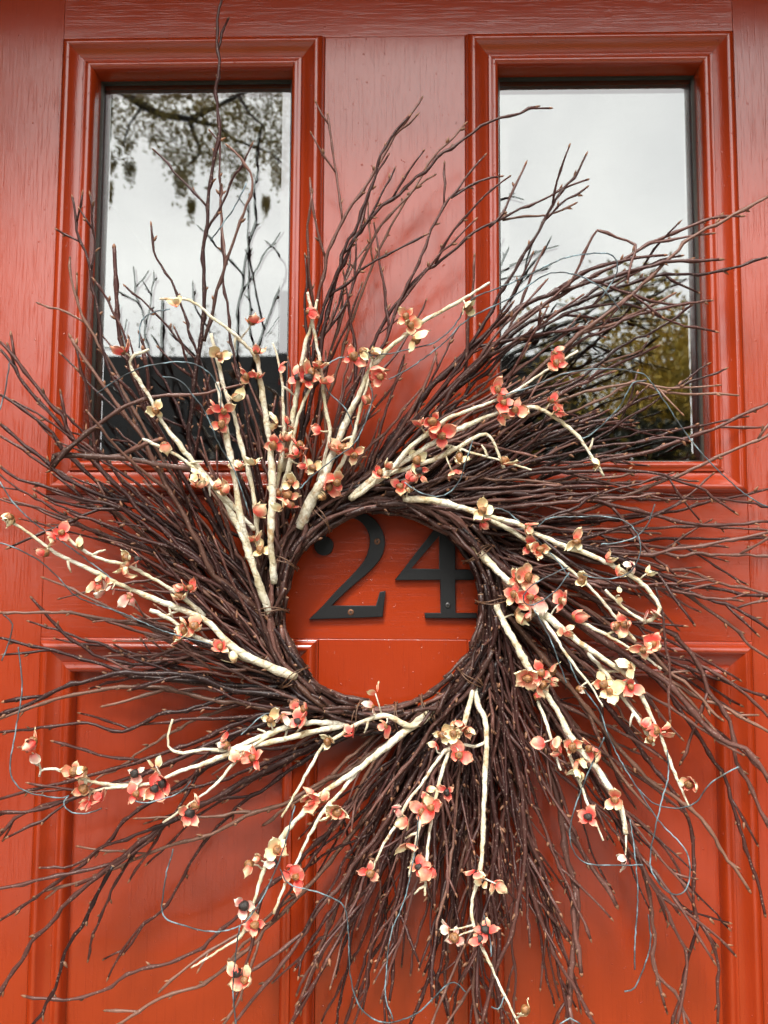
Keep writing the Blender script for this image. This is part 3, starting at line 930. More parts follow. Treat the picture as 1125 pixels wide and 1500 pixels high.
# ------------------------------------------------------------------ cream stems: (points, width at first, width at last)
CS = [
 ([(219,512),(190,530),(219,582),(242,624),(284,678),(320,722),(341,756),(358,795),(377,847),(394,898)], 5, 11),
 ([(208,642),(260,667),(302,702),(338,738),(372,776)], 4.5, 8),
 ([(318,560),(327,610),(332,640),(338,670),(344,700),(349,738),(356,775),(372,830)], 7, 12),
 ([(309,489),(318,525),(330,572),(343,606),(350,640),(358,668),(366,700),(372,730),(376,770),(378,800)], 6, 8),
 ([(234,438),(270,438),(290,447),(312,466),(340,487),(366,512),(378,532)], 3.5, 6),
 ([(376,520),(381,555),(387,595),(391,622),(395,650),(398,680),(399,710),(398,750),(397,795),(402,854)], 8, 12),
 ([(400,501),(411,545),(415,590),(416,638),(412,675),(405,708),(399,735)], 3.5, 8),
 ([(465,438),(455,480),(447,505),(437,560),(431,600),(425,640),(421,662),(413,690)], 4.5, 9),
 ([(458,562),(446,586),(438,606),(431,632),(427,655),(424,681),(417,705),(407,730)], 4.5, 8),
 ([(451,428),(457,467),(465,510),(471,545),(473,572),(478,604),(483,632),(480,655),(473,680),(466,705)], 4, 6.5),
 ([(718,414),(684,435),(652,453),(620,471),(599,487),(570,510),(553,528),(538,549),(528,574),(513,603),(499,635),(485,670),(471,706),(457,731),(439,772)], 4, 15),
 ([(545,525),(538,563),(530,589),(521,627),(514,652),(498,684),(482,705),(466,725)], 4, 7),
 ([(847,514),(820,530),(798,544),(749,576),(714,591),(681,603),(656,613),(625,636),(598,658),(575,685),(545,710),(517,731)], 4, 8),
 ([(885,697),(862,661),(843,635),(817,614),(787,597),(770,598),(735,603),(714,610),(688,621),(659,635),(634,649),(606,667),(570,687),(542,705),(513,731)], 4, 10.5),
 ([(738,686),(728,658),(717,639),(703,637),(670,656),(634,673),(600,685),(572,694),(545,712)], 5, 8),
 ([(779,689),(742,677),(700,666),(656,653),(640,655)], 3, 5),
 ([(592,731),(634,733),(670,742),(719,757),(755,766),(787,783),(826,799),(858,810),(893,826),(917,839),(941,855),(957,874),(966,890),(961,903),(945,910),(917,893),(901,878),(886,864)], 10, 4),
 ([(700,752),(724,764),(755,781),(791,805),(815,819),(838,837),(858,855),(878,875),(897,898),(917,922),(931,940)], 7, 4),
 ([(694,799),(712,820),(735,843),(759,862),(783,886),(810,910),(838,933),(866,953),(890,969),(912,984),(930,1004),(943,1026),(955,1052),(966,1074),(978,1105),(991,1140),(1010,1182)], 12, 3.5),
 ([(845,908),(889,930),(917,946),(949,965),(969,981)], 5, 3.5),
 ([(775,882),(803,918),(826,953),(846,981),(866,1005),(884,1036)], 6, 3),
 ([(862,957),(886,985),(909,1017),(929,1044),(950,1078),(958,1092)], 6, 5),
 ([(727,886),(739,914),(755,942),(767,965),(783,993),(803,1021),(819,1045),(832,1072),(850,1098),(874,1125),(893,1155),(907,1175),(914,1200),(917,1222)], 10, 8),
 ([(785,1022),(799,1056),(808,1084),(821,1129)], 5, 3.5),
 ([(826,1085),(840,1121),(851,1152),(866,1190),(884,1231)], 5, 3),
 ([(694,1004),(700,1032),(710,1052),(713,1082),(711,1124),(709,1178),(707,1225),(705,1267),(699,1292),(692,1318),(692,1348),(705,1384),(720,1416)], 9, 4.5),
 ([(694,1004),(689,1025),(683,1050),(676,1068),(660,1095),(648,1130),(640,1160),(632,1199),(626,1250),(622,1313)], 8, 3.5),
 ([(712,1086),(700,1093),(674,1092),(652,1100),(634,1124),(617,1149),(599,1172),(581,1206),(563,1235),(549,1263)], 6, 4),
 ([(632,1168),(620,1190),(611,1228),(600,1284)], 5, 4),
 ([(634,1039),(613,1057),(599,1067),(563,1096),(528,1124),(492,1149),(467,1167),(439,1196),(417,1221),(399,1250),(384,1282),(373,1318),(362,1350),(352,1372),(325,1390),(280,1418)], 12, 3),
 ([(525,1128),(499,1160),(474,1188),(453,1224),(435,1263),(418,1295),(401,1338)], 6, 4),
 ([(632,1042),(622,1056),(606,1063),(592,1061),(567,1048),(545,1052),(521,1062),(499,1076),(474,1092),(460,1114),(446,1139),(428,1171),(412,1197)], 8, 3),
 ([(513,1062),(485,1059),(450,1059),(420,1065),(373,1083),(336,1098),(298,1098),(269,1103),(250,1097),(246,1078),(253,1053)], 9, 4),
 ([(505,1062),(450,1074),(414,1083),(370,1093),(325,1108),(298,1119),(261,1131),(224,1147),(194,1151),(160,1154),(134,1160)], 9, 4),
 ([(58,1138),(60,1129),(82,1127),(112,1138),(138,1146),(170,1150),(194,1150)], 3.5, 5),
 ([(430,1060),(388,1081),(358,1102),(336,1125),(314,1151),(284,1173),(258,1192),(239,1205)], 6, 3),
 ([(720,1416),(735,1450),(748,1476),(762,1504)], 4.5, 2.5),
 ([(4,760),(30,772),(56,791),(82,810),(112,824),(149,843),(179,858),(216,873),(254,888),(291,903),(313,918),(332,940),(358,959),(388,974),(432,992)], 4, 12),
 ([(93,782),(116,802),(149,819),(187,828),(216,843),(243,858),(265,873),(284,888),(299,903)], 4, 7),
 ([(220,894),(243,903),(261,916),(287,933),(313,944),(343,959),(373,970)], 6, 7),
]
def cream_depth(u, v, k):
    return front(u, v) + 0.008 + 0.004 * math.sin(k * 1.7)
stem_pts = []
for k, (P, wa, wb_) in enumerate(CS):
    Q = crom(P, 7)
    n = len(Q)
    pts = []
    lump = [rng.uniform(0.74, 1.2) for _ in range(n // 3 + 3)]
    for i, q in enumerate(Q):
        # nearer the ring the stem dives in among the twigs
        d = cream_depth(q[0], q[1], k)
        tail = (i if rpx(*P[0]) < rpx(*P[-1]) else n - 1 - i)
        d -= 0.012 * max(0.0, 1 - tail / 9.0)
        pts.append(px(q[0] + rng.uniform(-.7, .7), q[1] + rng.uniform(-.7, .7), d))
        stem_pts.append((q[0], q[1], d))
    def rad(i, a, n=n, wa=wa, wb_=wb_, pts=pts, lump=lump, k=k):
        t = i / (n - 1)
        base = (wa + (wb_ - wa) * t) * 0.5 * (0.7546 + pts[i].y + 0.05) / FPX
        f_ = i / 3.0
        j = int(f_)
        l_ = lump[j] * (1 - (f_ - j)) + lump[j + 1] * (f_ - j)
        wrap_ = ((a / (2 * math.pi) + i * 0.31) % 1.0)
        return base * l_ * (0.90 + 0.16 * wrap_ + 0.07 * math.sin(3 * a + i * 2.3 + k) + rng.uniform(-.05, .05))
    mb = MB()
    mb.tube(pts, rad, 12)
    # a few small stubs where flowers broke off
    for _ in range(rng.randint(0, 2)):
        i = rng.randint(2, n - 3)
        d = (pts[i + 1] - pts[i - 1]).normalized()
        la = d.cross(Vector((0, -1, 0))).normalized() * rng.choice((-1, 1))
        e = (d * .6 + la).normalized()
        rr = 0.0011
        mb.tube([pts[i], pts[i] + e * .006, pts[i] + e * .011 + d * .002], [rr * 1.3, rr, rr * .6], 6)
    mb.build('cream_stem', CREAM, wreath)

# ------------------------------------------------------------------ flowers: (x, y, colour, facing)
# facing f = open towards us with the pod showing, s = seen from the side, b = seen from behind, closed
FL = """180 515 c b;229 601 y f;241 650 m b;258 446 y b;370 472 c b;376 515 c s;376 552 c b;321 521 y f;328 602 c f;324 621 c f;346 584 y s;
411 540 c b;452 457 c b;436 553 c f;455 546 m f;475 560 c s;468 631 c b;289 697 y b;316 714 m b;352 685 m b;370 679 y s;401 652 c f;420 666 c f;417 644 m b;
438 652 c s;404 622 y b;421 619 c s;447 681 c b;458 685 y f;426 706 y f;406 724 c f;421 726 m f;411 744 y b;376 752 m b;372 791 c s;382 805 y f;
602 476 y f;608 497 y b;530 514 y b;547 514 y b;544 546 c b;535 588 c s;501 656 m f;519 666 m f;494 706 c f;474 728 y b;684 450 y f;
615 622 c b;634 616 c f;647 638 c f;568 684 y s;586 712 c f;600 702 c b;615 699 m b;610 674 y f;672 670 y f;663 692 c b;738 677 y b;
728 571 c f;738 590 c f;755 600 c f;734 610 m b;808 587 c b;815 602 c b;814 532 c f;876 681 y b;706 748 y f;708 765 c b;773 772 m b;776 800 c f;
844 793 y f;890 819 m b;905 840 m b;925 829 k b;949 839 y b;907 872 y b;953 896 k b;852 850 y f;915 914 c f;943 951 y f;
757 847 m f;773 845 m f;753 870 c f;777 874 c f;789 880 k b;824 880 c f;842 904 c b;828 924 m b;757 900 y s;921 977 y b;912 1001 c b;924 1006 c f;894 1013 y f;848 1009 k b;
943 1064 c b;954 1082 y b;975 1072 m b;773 993 m f;793 985 c f;809 999 m b;785 1021 c b;810 1089 m b;819 1103 c b;838 1094 m f;864 1096 c f;848 1115 y s;
862 1197 c f;901 1171 m f;916 1257 k b;1010 1148 c f;549 1013 c b;545 1035 k b;563 1064 c b;513 1074 c b;481 1086 y f;432 1036 c b;437 1057 c f;415 1050 k b;396 1054 y f;
648 1076 y f;664 1074 y f;684 1069 m s;638 1093 c b;672 1106 c f;627 1157 y b;655 1160 c f;624 1173 c f;632 1183 c f;578 1188 k b;595 1203 y b;453 1174 m f;474 1172 y b;481 1192 y b;494 1188 y f;
405 1245 y f;379 1258 m b;402 1263 k b;423 1273 c b;435 1284 c f;542 1279 c f;613 1270 c f;599 1238 c s;698 1279 c b;706 1290 y b;727 1295 m b;656 1363 k b;704 1376 c b;357 1326 k f;373 1354 c f;347 1427 c b;
123 1156 m f;145 1171 c b;123 1127 y b;47 1102 k b;198 1133 k f;228 1121 y b;239 1147 c f;199 1163 c f;277 1191 c f;332 1091 k b;371 1110 c f;347 1113 m b;331 1073 c b;772 1480 y b;
15 757 y b;67 811 c b;80 791 c b;116 801 y b;203 819 c b;187 818 y s;181 839 m b;142 856 m b;151 848 y b;164 863 k b;189 875 k b;263 875 m b;279 862 c f;271 922 y f;285 917 m f;323 948 c f;341 968 y b"""

def petal_mesh(name, m, cup, curl, wide, sd_=1):
    """ovate petal from the origin along +X, hollow towards +Z; unit length"""
    nu, nv = 6, 4
    q_ = random.Random(sd_)
    top, uvs = [], []
    for i in range(nu + 1):
        t = i / nu
        wd = wide * (math.sin(math.pi * min(1, t * 0.82 + 0.18)) ** 0.62) * (0.80 + 0.35 * t)
        x = t * (1 - 0.12 * curl * t)
        for j in range(nv + 1):
            s_ = (j / nv - .5) * 2
            z = cup * (0.30 * (s_ * wd) ** 2 * 3.0) + 0.32 * cup * t * (1 - t) * -1.2 + 0.24 * t * t * cup - curl * 0.30 * max(0, t - .55) ** 2 * 3
            rag = 0.10 if t > .8 else 0.035
            top.append((x - 0.16 * s_ * s_ * t * .8 + q_.uniform(-rag, rag) * t, s_ * wd + q_.uniform(-.02, .02), z + q_.uniform(-.045, .045) * t))
            uvs.append((s_, t))
    n = len(top)
    mb = MB()
    th = 0.030
    verts = top + [(x, y, z - th * (0.5 + 0.5 * math.sin(math.pi * min(1, u[1] + .2)))) for (x, y, z), u in zip(top, uvs)]
    w1 = nv + 1
    F = []
    for i in range(nu):
        for j in range(nv):
            a, b, c, d = i * w1 + j, i * w1 + j + 1, (i + 1) * w1 + j + 1, (i + 1) * w1 + j
            F.append((a, d, c, b)); F.append((n + a, n + b, n + c, n + d))
    rim = [i * w1 for i in range(nu + 1)] + [nu * w1 + j for j in range(1, w1)] + [i * w1 + nv for i in range(nu - 1, -1, -1)] + [j for j in range(nv - 1, 0, -1)]
    for k in range(len(rim)):
        a, b = rim[k], rim[(k + 1) % len(rim)]
        F.append((a, n + a, n + b, b)[::-1])
    mb.add(verts, F, 0, uvs + uvs)
    return mb.mesh(name, [m])
PM = {k: [petal_mesh('petal', m, cu_, cl_, wd_, i_) for i_, (cu_, cl_, wd_) in enumerate(((0.8, 0.1, 0.42), (1.0, -0.4, 0.48), (0.5, 0.9, 0.38), (1.3, 0.3, 0.50), (0.3, 1.2, 0.44), (0.9, 0.6, 0.34), (0.2, -0.6, 0.46), (1.7, 0.8, 0.40)))] for k, m in PET.items()}

def pod_mesh(name, m, seed):
    q = random.Random(seed)
    nu, nv = 9, 6
    verts, F = [(0, 0, -1)], []
    for i in range(1, nv):
        a = math.pi * i / nv
        for j in range(nu):
            b = 2 * math.pi * j / nu
            r = 1 + 0.12 * math.cos(3 * b + i) + q.uniform(-.09, .09)
            verts.append((r * math.sin(a) * math.cos(b), r * math.sin(a) * math.sin(b), -math.cos(a) * (1.0 if i < nv - 1 else 0.86)))
    verts.append((0, 0, 0.72))
    for j in range(nu):
        F.append((0, 1 + (j + 1) % nu, 1 + j))
        for i in range(nv - 2):
            a, b = 1 + i * nu + j, 1 + i * nu + (j + 1) % nu
            F.append((a, b, b + nu, a + nu))
        F.append((1 + (nv - 2) * nu + j, 1 + (nv - 2) * nu + (j + 1) % nu, len(verts) - 1))
    mb = MB(); mb.add(verts, F)
    return mb.mesh(name, [m])
PODM = [pod_mesh('seed_pod', POD, 1), pod_mesh('seed_pod', POD, 2), pod_mesh('seed_pod', POD2, 3)]

def child(name, me, parent, M):
    o = bpy.data.objects.new(name, me)
    COL.objects.link(o)
    o.parent = parent
    o.matrix_basis = M
    return o

fr = random.Random(11)
WI = Matrix.Translation(-Vector(wreath.location))
FLW = [i_ for i_ in FL.replace('\n', '').split(';') if i_.strip()]
for i_ in list(FLW):                                   # clusters: a second, smaller one tucked against some of them
    a_, b2_, c_, d_ = i_.split()
    if fr.random() < 0.24:
        t_ = fr.uniform(0, 6.28)
        FLW.append('%.0f %.0f %s %s' % (float(a_) + 15 * math.cos(t_), float(b2_) + 15 * math.sin(t_), fr.choice('ccm' + c_), fr.choice('fsb')))
for item in FLW:
    su, sv, ck, face = item.split()
    u, v = float(su), float(sv)
    near = min(stem_pts, key=lambda q: (q[0] - u) ** 2 + (q[1] - v) ** 2)
    nd = math.hypot(near[0] - u, near[1] - v)
    d = near[2] + 0.006 if nd < 45 else front(u, v) + 0.006
    c = px(u, v, d)
    out_ = Vector((u - CPX[0], 0, -(v - CPX[1]))).normalized()
    tang = Vector((out_.z, 0, -out_.x))
    along = (out_ * .75 + tang * .65).normalized()
    view = (CAM - c).normalized()
    jit = Vector((fr.uniform(-1, 1), fr.uniform(-1, 1), fr.uniform(-1, 1)))
    if face == 'f':
        ax = (view * 1.1 + along * fr.uniform(-.35, .6) + jit * .6).normalized()
        npet, el = fr.choice((3, 3, 3, 4)), fr.uniform(0, 36)
    elif face == 's':
        ax = (along * fr.uniform(.6, 1.1) + view * fr.uniform(.0, .4) + jit * .5).normalized()
        npet, el = 3, fr.uniform(25, 50)
    else:
        lat = along.cross(view).normalized() * fr.choice((-1, 1))
        ax = (lat * fr.uniform(.2, 1.0) + along * fr.uniform(-.2, .9) - view * fr.uniform(.05, .5) + jit * .3).normalized()
        npet, el = fr.choice((2, 3, 3)), fr.uniform(28, 58)
    fo = empty('flower', c, wreath)
    fo.matrix_parent_inverse = WI
    fo.empty_display_size = 0.01
    q = ax.to_track_quat('Z', 'Y')
    spin = fr.uniform(0, 2 * math.pi)
    pl = fr.uniform(0.0106, 0.0140) * (0.92 if face != 'f' else 1.0)
    podr = fr.uniform(0.0030, 0.0045)
    for k in range(npet):
        a = spin + 2 * math.pi * k / (npet if npet > 2 else 2.4) + fr.uniform(-.4, .4)
        R = q.to_matrix().to_4x4() @ Matrix.Rotation(a, 4, 'Z') @ Matrix.Translation((podr * .45, 0, -podr * .35)) @ Matrix.Rotation(-math.radians(el + fr.uniform(-22, 22)), 4, 'Y') @ Matrix.Rotation(fr.uniform(-.2, .2), 4, 'X')
        ck2 = ck
        if ck == 'c' and fr.random() < .16: ck2 = 'm'
        if ck == 'y' and fr.random() < .16: ck2 = 'm'
        s_ = pl * fr.uniform(.68, 1.12)
        child('petal', fr.choice(PM[ck2]), fo, R @ Matrix.Diagonal((s_, s_ * fr.uniform(.74, 1.15), s_ * fr.uniform(.5, 1.6), 1)))
    if face != 'b' or fr.random() < .5:
        dark = v > 1130 and fr.random() < 0.22 or fr.random() < .08
        pm = PODM[2] if dark else fr.choice(PODM[:2])
        sq = fr.uniform(.85, 1.15)
        child('seed_pod', pm, fo, q.to_matrix().to_4x4() @ Matrix.Translation((0, 0, podr * .35)) @ Matrix.Diagonal((podr * sq, podr / sq, podr, 1)))
    # short stalk back to the stem
    if 6 < nd < 40:
        b2 = px(near[0], near[1], near[2])
        mb = MB()
        mid = (c + b2) / 2 + jit * .0015
        mb.tube([c - c, mid - c, b2 - c], [0.0006, 0.0007, 0.0010], 5)
        child('stalk', mb.mesh('stalk', [CREAM]), fo, Matrix.Identity(4))

# ------------------------------------------------------------------ loose blue grey wire
WS = [
 [(142,576),(171,557),(206,539),(249,531),(284,533),(309,549),(322,574),(323,599)],
 [(238,552),(263,557),(284,581),(302,606),(320,649),(341,685),(356,724),(366,756)],
 [(204,510),(206,475),(220,459),(249,453)],
 [(474,540),(492,526),(524,521),(563,519),(606,510),(641,499),(670,471),(691,439),(750,414),(776,402),(831,377),(891,372),(904,397),(881,437)],
 [(570,556),(606,535),(649,503),(685,468),(750,435),(801,402),(841,402),(881,422),(911,457)],
 [(471,542),(481,574),(506,599),(517,628)],
 [(545,569),(545,588),(531,628),(517,652),(492,670),(464,691),(439,716)],
 [(592,706),(613,720),(645,727),(670,709),(682,677),(693,645)],
 [(741,578),(787,563),(832,546),(881,540),(927,544),(947,552),(972,586),(1002,631),(1040,677),(1089,722),(1125,743)],
 [(947,558),(927,561),(911,590),(893,612),(862,639),(852,641)],
 [(704,746),(735,746),(759,763),(787,791),(814,819),(834,846)],
 [(787,771),(806,759),(846,757),(889,757),(921,767),(937,791),(935,819),(917,842),(886,848),(854,842)],
 [(959,738),(949,767),(933,785),(905,795),(880,797)],
 [(832,831),(791,850),(767,872),(772,886),(790,882),(815,864),(834,838)],
 [(783,894),(803,930),(818,969),(830,1001)],
 [(832,965),(846,997),(878,1040),(890,1076),(911,1118),(934,1155),(964,1201),(1002,1242),(1011,1276),(1002,1307),(979,1307),(957,1280),(953,1250),(968,1178),(979,1137),(977,1099)],
 [(885,1080),(855,1148),(836,1208),(840,1246),(862,1265),(904,1267),(942,1267)],
 [(934,1155),(960,1178),(995,1184),(1021,1174),(1040,1148),(1081,1123)],
 [(923,1200),(932,1269),(934,1325),(930,1382),(930,1420)],
 [(915,1452),(930,1446),(945,1412),(953,1382),(950,1340)],
 [(410,1272),(424,1295),(471,1309),(503,1327),(510,1363),(513,1427),(524,1469),(549,1494),(581,1496),(617,1480),(645,1451),(665,1439),(682,1453)],
 [(613,1195),(609,1242),(592,1320),(574,1363),(567,1409),(565,1459),(576,1494)],
 [(254,1244),(244,1278),(237,1326),(243,1345),(276,1358),(317,1365),(351,1356),(373,1334),(392,1300),(414,1248),(432,1180)],
 [(5,900),(18,915),(12,945),(2,968)],
 [(27,948),(32,1011),(22,1075),(15,1121),(22,1147),(45,1162),(93,1169),(101,1166)],
 [(101,1166),(93,1175),(101,1188),(123,1192),(149,1184)],
 [(198,1173),(216,1176),(261,1162),(280,1143)],
 [(0,706),(18,734),(46,763),(75,782),(100,800),(130,822),(160,845),(185,862)],
 [(0,795),(30,806),(63,825),(93,854),(112,873),(149,888),(187,901),(228,920),(261,931),(310,944)],
 [(353,1076),(384,1049),(405,1043)],
 [(709,1341),(718,1377),(720,1402)],
 [(720,1475),(730,1478),(739,1459)],
 [(361,269),(343,304),(308,353)],
 [(0,600),(8,570),(14,530)],
 [(351,1356),(345,1400),(341,1450),(346,1500)],
 [(820,1500),(835,1492),(850,1500)],
]
for k, P in enumerate(WS):
    Q = crom(P, 6)
    pts = [px(q[0] + rng.uniform(-.6, .6), q[1] + rng.uniform(-.6, .6), front(q[0], q[1]) + 0.016 + 0.008 * math.sin(i * .07 + k)) for i, q in enumerate(Q)]
    mb = MB(); mb.tube(pts, [0.00060] * len(pts), 5)
    mb.build('wire', WIRE, wreath)

# ------------------------------------------------------------------ across the street: what the glass mirrors
def tree(name, label, trunk, limbs, leaves, lm, bm, group='trees across the street'):
    """trunk: list of (Vector, radius); limbs: list of such lists; leaves: (verts, faces)"""
    t = empty(name, trunk[0][0])
    tag(t, label, 'tree', group)
    mb = MB(); mb.tube([p for p, r in trunk], [r for p, r in trunk], 10)
    mb.build('trunk', bm, t)
    for l in limbs:
        mb = MB(); mb.tube([p for p, r in l], [r for p, r in l], 7)
        mb.build('limb', bm, t)
    mb = MB(); mb.add(leaves[0], leaves[1], 0, None, False)
    mb.build('crown', lm, t)
    return t
def leaf_quads(R_, centres, n, spread, size, droop=0.0):
    V, F = [], []
    for _ in range(n):
        c, s_ = R_.choice(centres)
        k_ = lambda: max(-1.5, min(1.5, R_.gauss(0, 1)))
        p = c + Vector((k_(), k_(), k_())) * spread * s_
        p.z -= abs(R_.gauss(0, 1)) * droop
        a = Vector((R_.uniform(-1, 1), R_.uniform(-1, 1), R_.uniform(-1, 1))).normalized()
        b = a.orthogonal().normalized()
        s2 = size * R_.uniform(.6, 1.4)
        k = len(V)
        V += [p - a * s2, p + b * s2 * .45, p + a * s2, p - b * s2 * .45]
        F.append((k, k + 1, k + 2, k + 3))
    return V, F
def leafmat(name, c1, c2):
    m, nt, p = mat(name)
    g = N(nt, 'ShaderNodeNewGeometry').outputs['Position']
    nt.links.new(ramp(nt, noise(nt, g, 2.5, 4, .7), [(0.35, c1), (0.65, c2)]), p.inputs['Base Color'])
    p.inputs['Roughness'].default_value = 0.7
    return m
TB = simple('dark tree bark', (0.022, 0.018, 0.016), 0.9, 0.2, 20, 0.4)
LF1 = leafmat('olive autumn leaves', (0.19, 0.155, 0.045), (0.38, 0.28, 0.085))
LF2 = leafmat('yellow autumn leaves', (0.22, 0.175, 0.035), (0.68, 0.45, 0.06))
LF3 = leafmat('dark shrub leaves', (0.012, 0.016, 0.008), (0.030, 0.032, 0.012))
LF4 = leafmat('brown thin leaves', (0.12, 0.10, 0.05), (0.30, 0.22, 0.10))
rt = random.Random(5)
# branch hanging over from the left
Y0 = 6.5
def rp(u, v, dy=0.0): return refl(u, v, Y0 + dy)
trunk = [(Vector((-5.6, -7.6, -0.45)), .30), (Vector((-5.5, -7.5, 1.5)), .24), (Vector((-5.3, -7.4, 3.6)), .20), (Vector((-5.0, -7.2, 5.6)), .16), (Vector((-4.9, -7.2, 8.5)), .08)]
limb1 = [(Vector((-5.1, -7.25, 4.6)), .12), (rp(60, 60, .4), .085), (rp(140, 105, .1), .065), (rp(179, 134), .040), (rp(209, 154), .036), (rp(239, 168), .033), (rp(279, 174), .029), (rp(318, 154), .025), (rp(350, 138), .019), (rp(440, 100), .018)]
limb2 = [(rp(276, 174), .024), (rp(318, 184), .019), (rp(343, 204), .014), (rp(398, 224), .011), (rp(425, 250), .006)]
limb3 = [(rp(277, 174), .026), (rp(286, 199), .020), (rp(294, 222), .015), (rp(269, 249), .008), (rp(262, 262), .005)]
limb4 = [(rp(348, 139), .016), (rp(365, 165), .011), (rp(390, 190), .007)]
limb5 = [(rp(209, 154), .016), (rp(190, 180), .010), (rp(180, 215), .006)]
limb6 = [(Vector((-4.95, -7.2, 6.2)), .10), (rp(300, -40, .6), .06), (rp(400, 60, .5), .04), (rp(440, 150, .3), .025)]
sp_ = []
for (u, v, s_) in [(165,150,.9),(175,175,1),(185,205,.8),(205,140,1),(215,175,1.1),(235,200,1),(240,150,1),(255,225,.9),(262,185,1),(285,150,1),(280,215,1),(270,245,.7),(265,262,.5),(300,190,1),(310,220,.9),(325,165,1),(335,190,1),(345,225,.9),(350,250,.6),(360,160,1),(375,180,1.1),(385,215,1),(395,150,1),(405,185,1.1),(415,225,.9),(410,250,.6),(425,140,1),(390,290,.28),(280,295,.28),(160,270,.25),(190,240,.45),(345,140,.8),(300,140,.8),(420,200,1),(160,230,.5),(250,130,1),(200,120,1),(310,110,1),(380,110,1),(150,110,1.2)]:
    sp_.append((rp(u, v, rt.uniform(-.3, .3)), s_))
V1, F1 = leaf_quads(rt, sp_, 8800, 0.075, 0.0185, 0.08)
hi = [(Vector((-4.5 + rt.uniform(-2.2, 2.6), -7.4 + rt.uniform(-1.6, 2.0), 7.0 + rt.uniform(-.4, 3.0))), 1) for _ in range(60)]
V2, F2 = leaf_quads(rt, hi, 5000, 0.35, 0.05, 0.2)
k = len(V1)
tree('honey_locust', 'tall tree whose leafy branch is mirrored at the top of the left window', trunk, [limb1, limb2, limb3, limb4, limb5, limb6],
     (V1 + V2, F1 + [tuple(i + k for i in f) for f in F2]), LF1, TB)

def round_tree(name, label, base, h, rx, rz, n, size, lm, dens=1.0, nl=9):
    tr = [(base, .02 * h + .05), (base + Vector((.05, 0, h * .35)), .016 * h + .03), (base + Vector((-.05, 0, h * .7)), .03), (base + Vector((0, 0, h * .95)), .012)]
    limbs, cs = [], []
    for i in range(nl):
        a = rt.uniform(0, 2 * math.pi)
        z0 = h * rt.uniform(.3, .65)
        st = base + Vector((0, 0, z0))
        e = st + Vector((math.cos(a) * rx * rt.uniform(.5, .95), math.sin(a) * rx * .7, (h - z0) * rt.uniform(.3, .95)))
        m_ = (st + e) / 2 + Vector((rt.uniform(-.2, .2), 0, rt.uniform(0, .3)))
        limbs.append([(st, .035), (m_, .022), (e, .008)])
        for q in (m_, e, (m_ + e) / 2, e + Vector((rt.uniform(-1, 1), rt.uniform(-1, 1), rt.uniform(-.6, .6))) * rx * .3):
            cs.append((q, rt.uniform(.5, 1.1)))
    return tree(name, label, tr, limbs, leaf_quads(rt, cs, n, rz, size), lm, TB)
b0 = refl(985, 850, 12.0)
round_tree('maple_tree', 'thin brown tree mirrored at the right edge of the right window', Vector((b0.x + .5, -12.5, -.45)), 6.3, 2.0, .40, 9500, .034, LF4)
b0 = refl(915, 850, 9.5)
round_tree('autumn_tree', 'yellow leaved autumn tree mirrored low in the right window', Vector((b0.x + .35, -9.8, -.45)), 5.2, 1.6, .36, 9000, .042, LF2)
b0 = refl(1010, 850, 9.0)
round_tree('autumn_tree', 'smaller yellow tree mirrored beside the right window edge', Vector((b0.x + .5, -9.2, -.45)), 5.2, 1.2, .32, 6500, .042, LF2)
for i, (u, Y, hh, lab) in enumerate([(230, 24, 9.6, 'bare thin tree mirrored over the roof at the left'), (310, 26, 10.4, 'bare thin tree mirrored over the roof centre'), (390, 25, 9.8, 'bare thin tree mirrored beside the chimney')]):
    b0 = refl(u, 850, Y)
    round_tree('bare_tree', lab, Vector((b0.x, -Y, -.45)), hh, 2.0, .5, 1300, .06, LF4, nl=16)
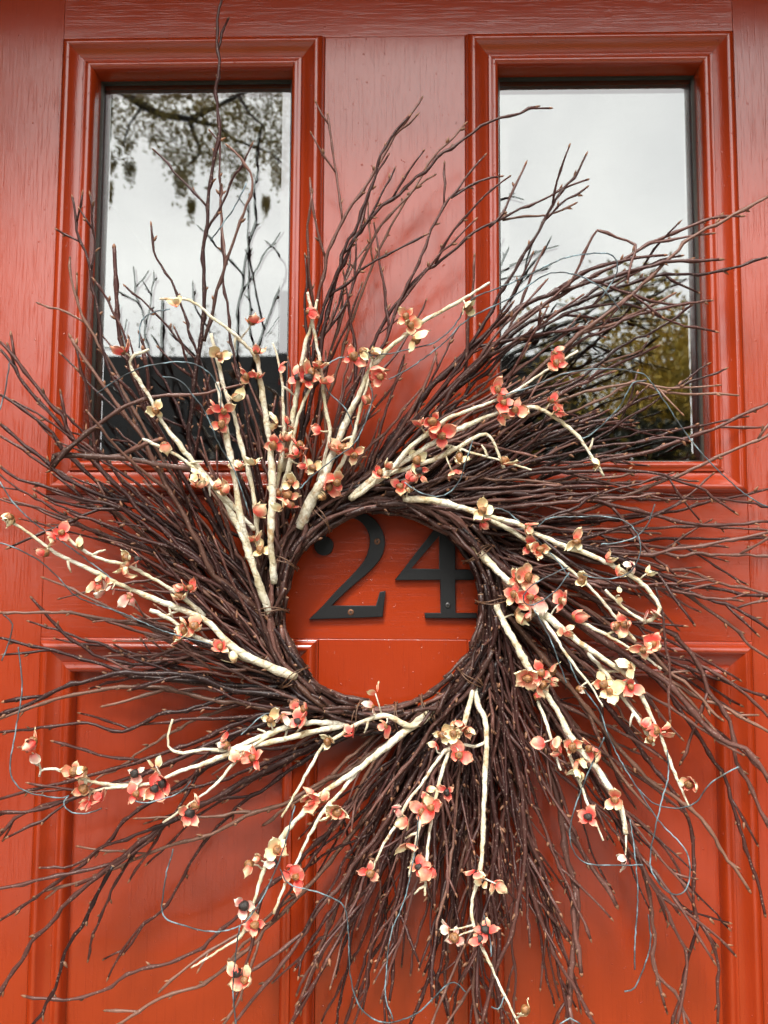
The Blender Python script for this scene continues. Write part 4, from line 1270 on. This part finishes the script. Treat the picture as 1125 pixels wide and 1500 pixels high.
# dark shrubs in front
for i, (u, Y, top, lab) in enumerate([(780, 7.0, 575, 'dark shrub mirrored low in the right window, leftmost'), (850, 7.4, 600, 'dark shrub mirrored low in the middle of the right window'), (920, 7.0, 625, 'dark shrub with yellow leaves mirrored in the right window'), (1000, 7.3, 620, 'dark shrub mirrored at the right window corner')]):
    b0 = refl(u, 850, Y); t0 = refl(u, top, Y)
    sh = empty('shrub', (b0.x, -Y, -.45))
    tag(sh, lab, 'shrub', 'shrubs across the street')
    cs = [(Vector((b0.x + rt.gauss(0, .33), -Y + rt.gauss(0, .25), -.3 + (t0.z + .1) * (rt.random() ** .6))), 1) for _ in range(60)]
    V, F = leaf_quads(rt, cs, 4200, .14, .05)
    mb = MB(); mb.add(V, F, 0, None, False); mb.build('foliage', LF3, sh)
    V, F = leaf_quads(rt, cs, 420, .17, .045)
    mb = MB(); mb.add(V, F, 0, None, False); mb.build('yellow_leaves', LF2, sh)
    for q in range(3):
        mb = MB(); mb.tube([Vector((b0.x, -Y, -.45)), Vector((b0.x + rt.uniform(-.3, .3), -Y, .6)), Vector((b0.x + rt.uniform(-.5, .5), -Y, t0.z * .8))], [.03, .02, .008], 6)
        mb.build('stem', TB, sh)

# dark house opposite
YH = 14.0
xl, xr = refl(40, 600, YH).x, refl(872, 600, YH).x
zr = refl(300, 521, YH + 3).z
hb = empty('neighbour_house', ((xl + xr) / 2, -YH - 3, -.45))
tag(hb, 'dark house across the street mirrored low in both windows', 'house')
hw = simple('dark brown shingles on wall', (0.016, 0.014, 0.013), .8, .3, 8, .3)
hr = simple('charcoal roof shingles', (0.011, 0.011, 0.012), .9, .15, 10, .3)
ze = 3.0
b = MB(); b.box(xl + .3, xr - .3, -YH - 6.2, -YH + .2, -.45, ze); b.build('wall', hw, hb)
b = MB()
yr, yf, ybk = -YH - 3, -YH + .6, -YH - 6.6
b.add([(xl, yf, ze - .1), (xr, yf, ze - .1), (xr, yr, zr), (xl, yr, zr), (xl, ybk, ze - .1), (xr, ybk, ze - .1),
       (xl, yf, ze - .3), (xr, yf, ze - .3), (xl, ybk, ze - .3), (xr, ybk, ze - .3)],
      [(0, 1, 2, 3), (3, 2, 5, 4), (6, 7, 1, 0), (8, 6, 0, 3, 4), (7, 9, 5, 2, 1), (9, 8, 4, 5), (6, 8, 9, 7)], 0, None, False)
rf = b.build('roof', hr, hb)
c0, c1 = refl(411, 430, YH + 3), refl(440, 430, YH + 3)
b = MB(); b.box(c0.x, c1.x, -YH - 3.4, -YH - 2.8, zr - .5, c0.z); b.build('chimney', hw, rf)
hg = simple('dark window glass', (0.02, 0.022, 0.025), .1, .5)
for wx in (xl + 1.5, xl + 4.0, xr - 2.0):
    b = MB(); b.box(wx - .5, wx + .5, -YH + .2, -YH + .26, .9, 2.3)
    f_ = b.build('window', simple('window frame', (.25, .24, .22), .6), hb)
    b = MB(); b.box(wx - .43, wx + .43, -YH + .261, -YH + .27, .97, 2.23); b.build('pane', hg, f_)
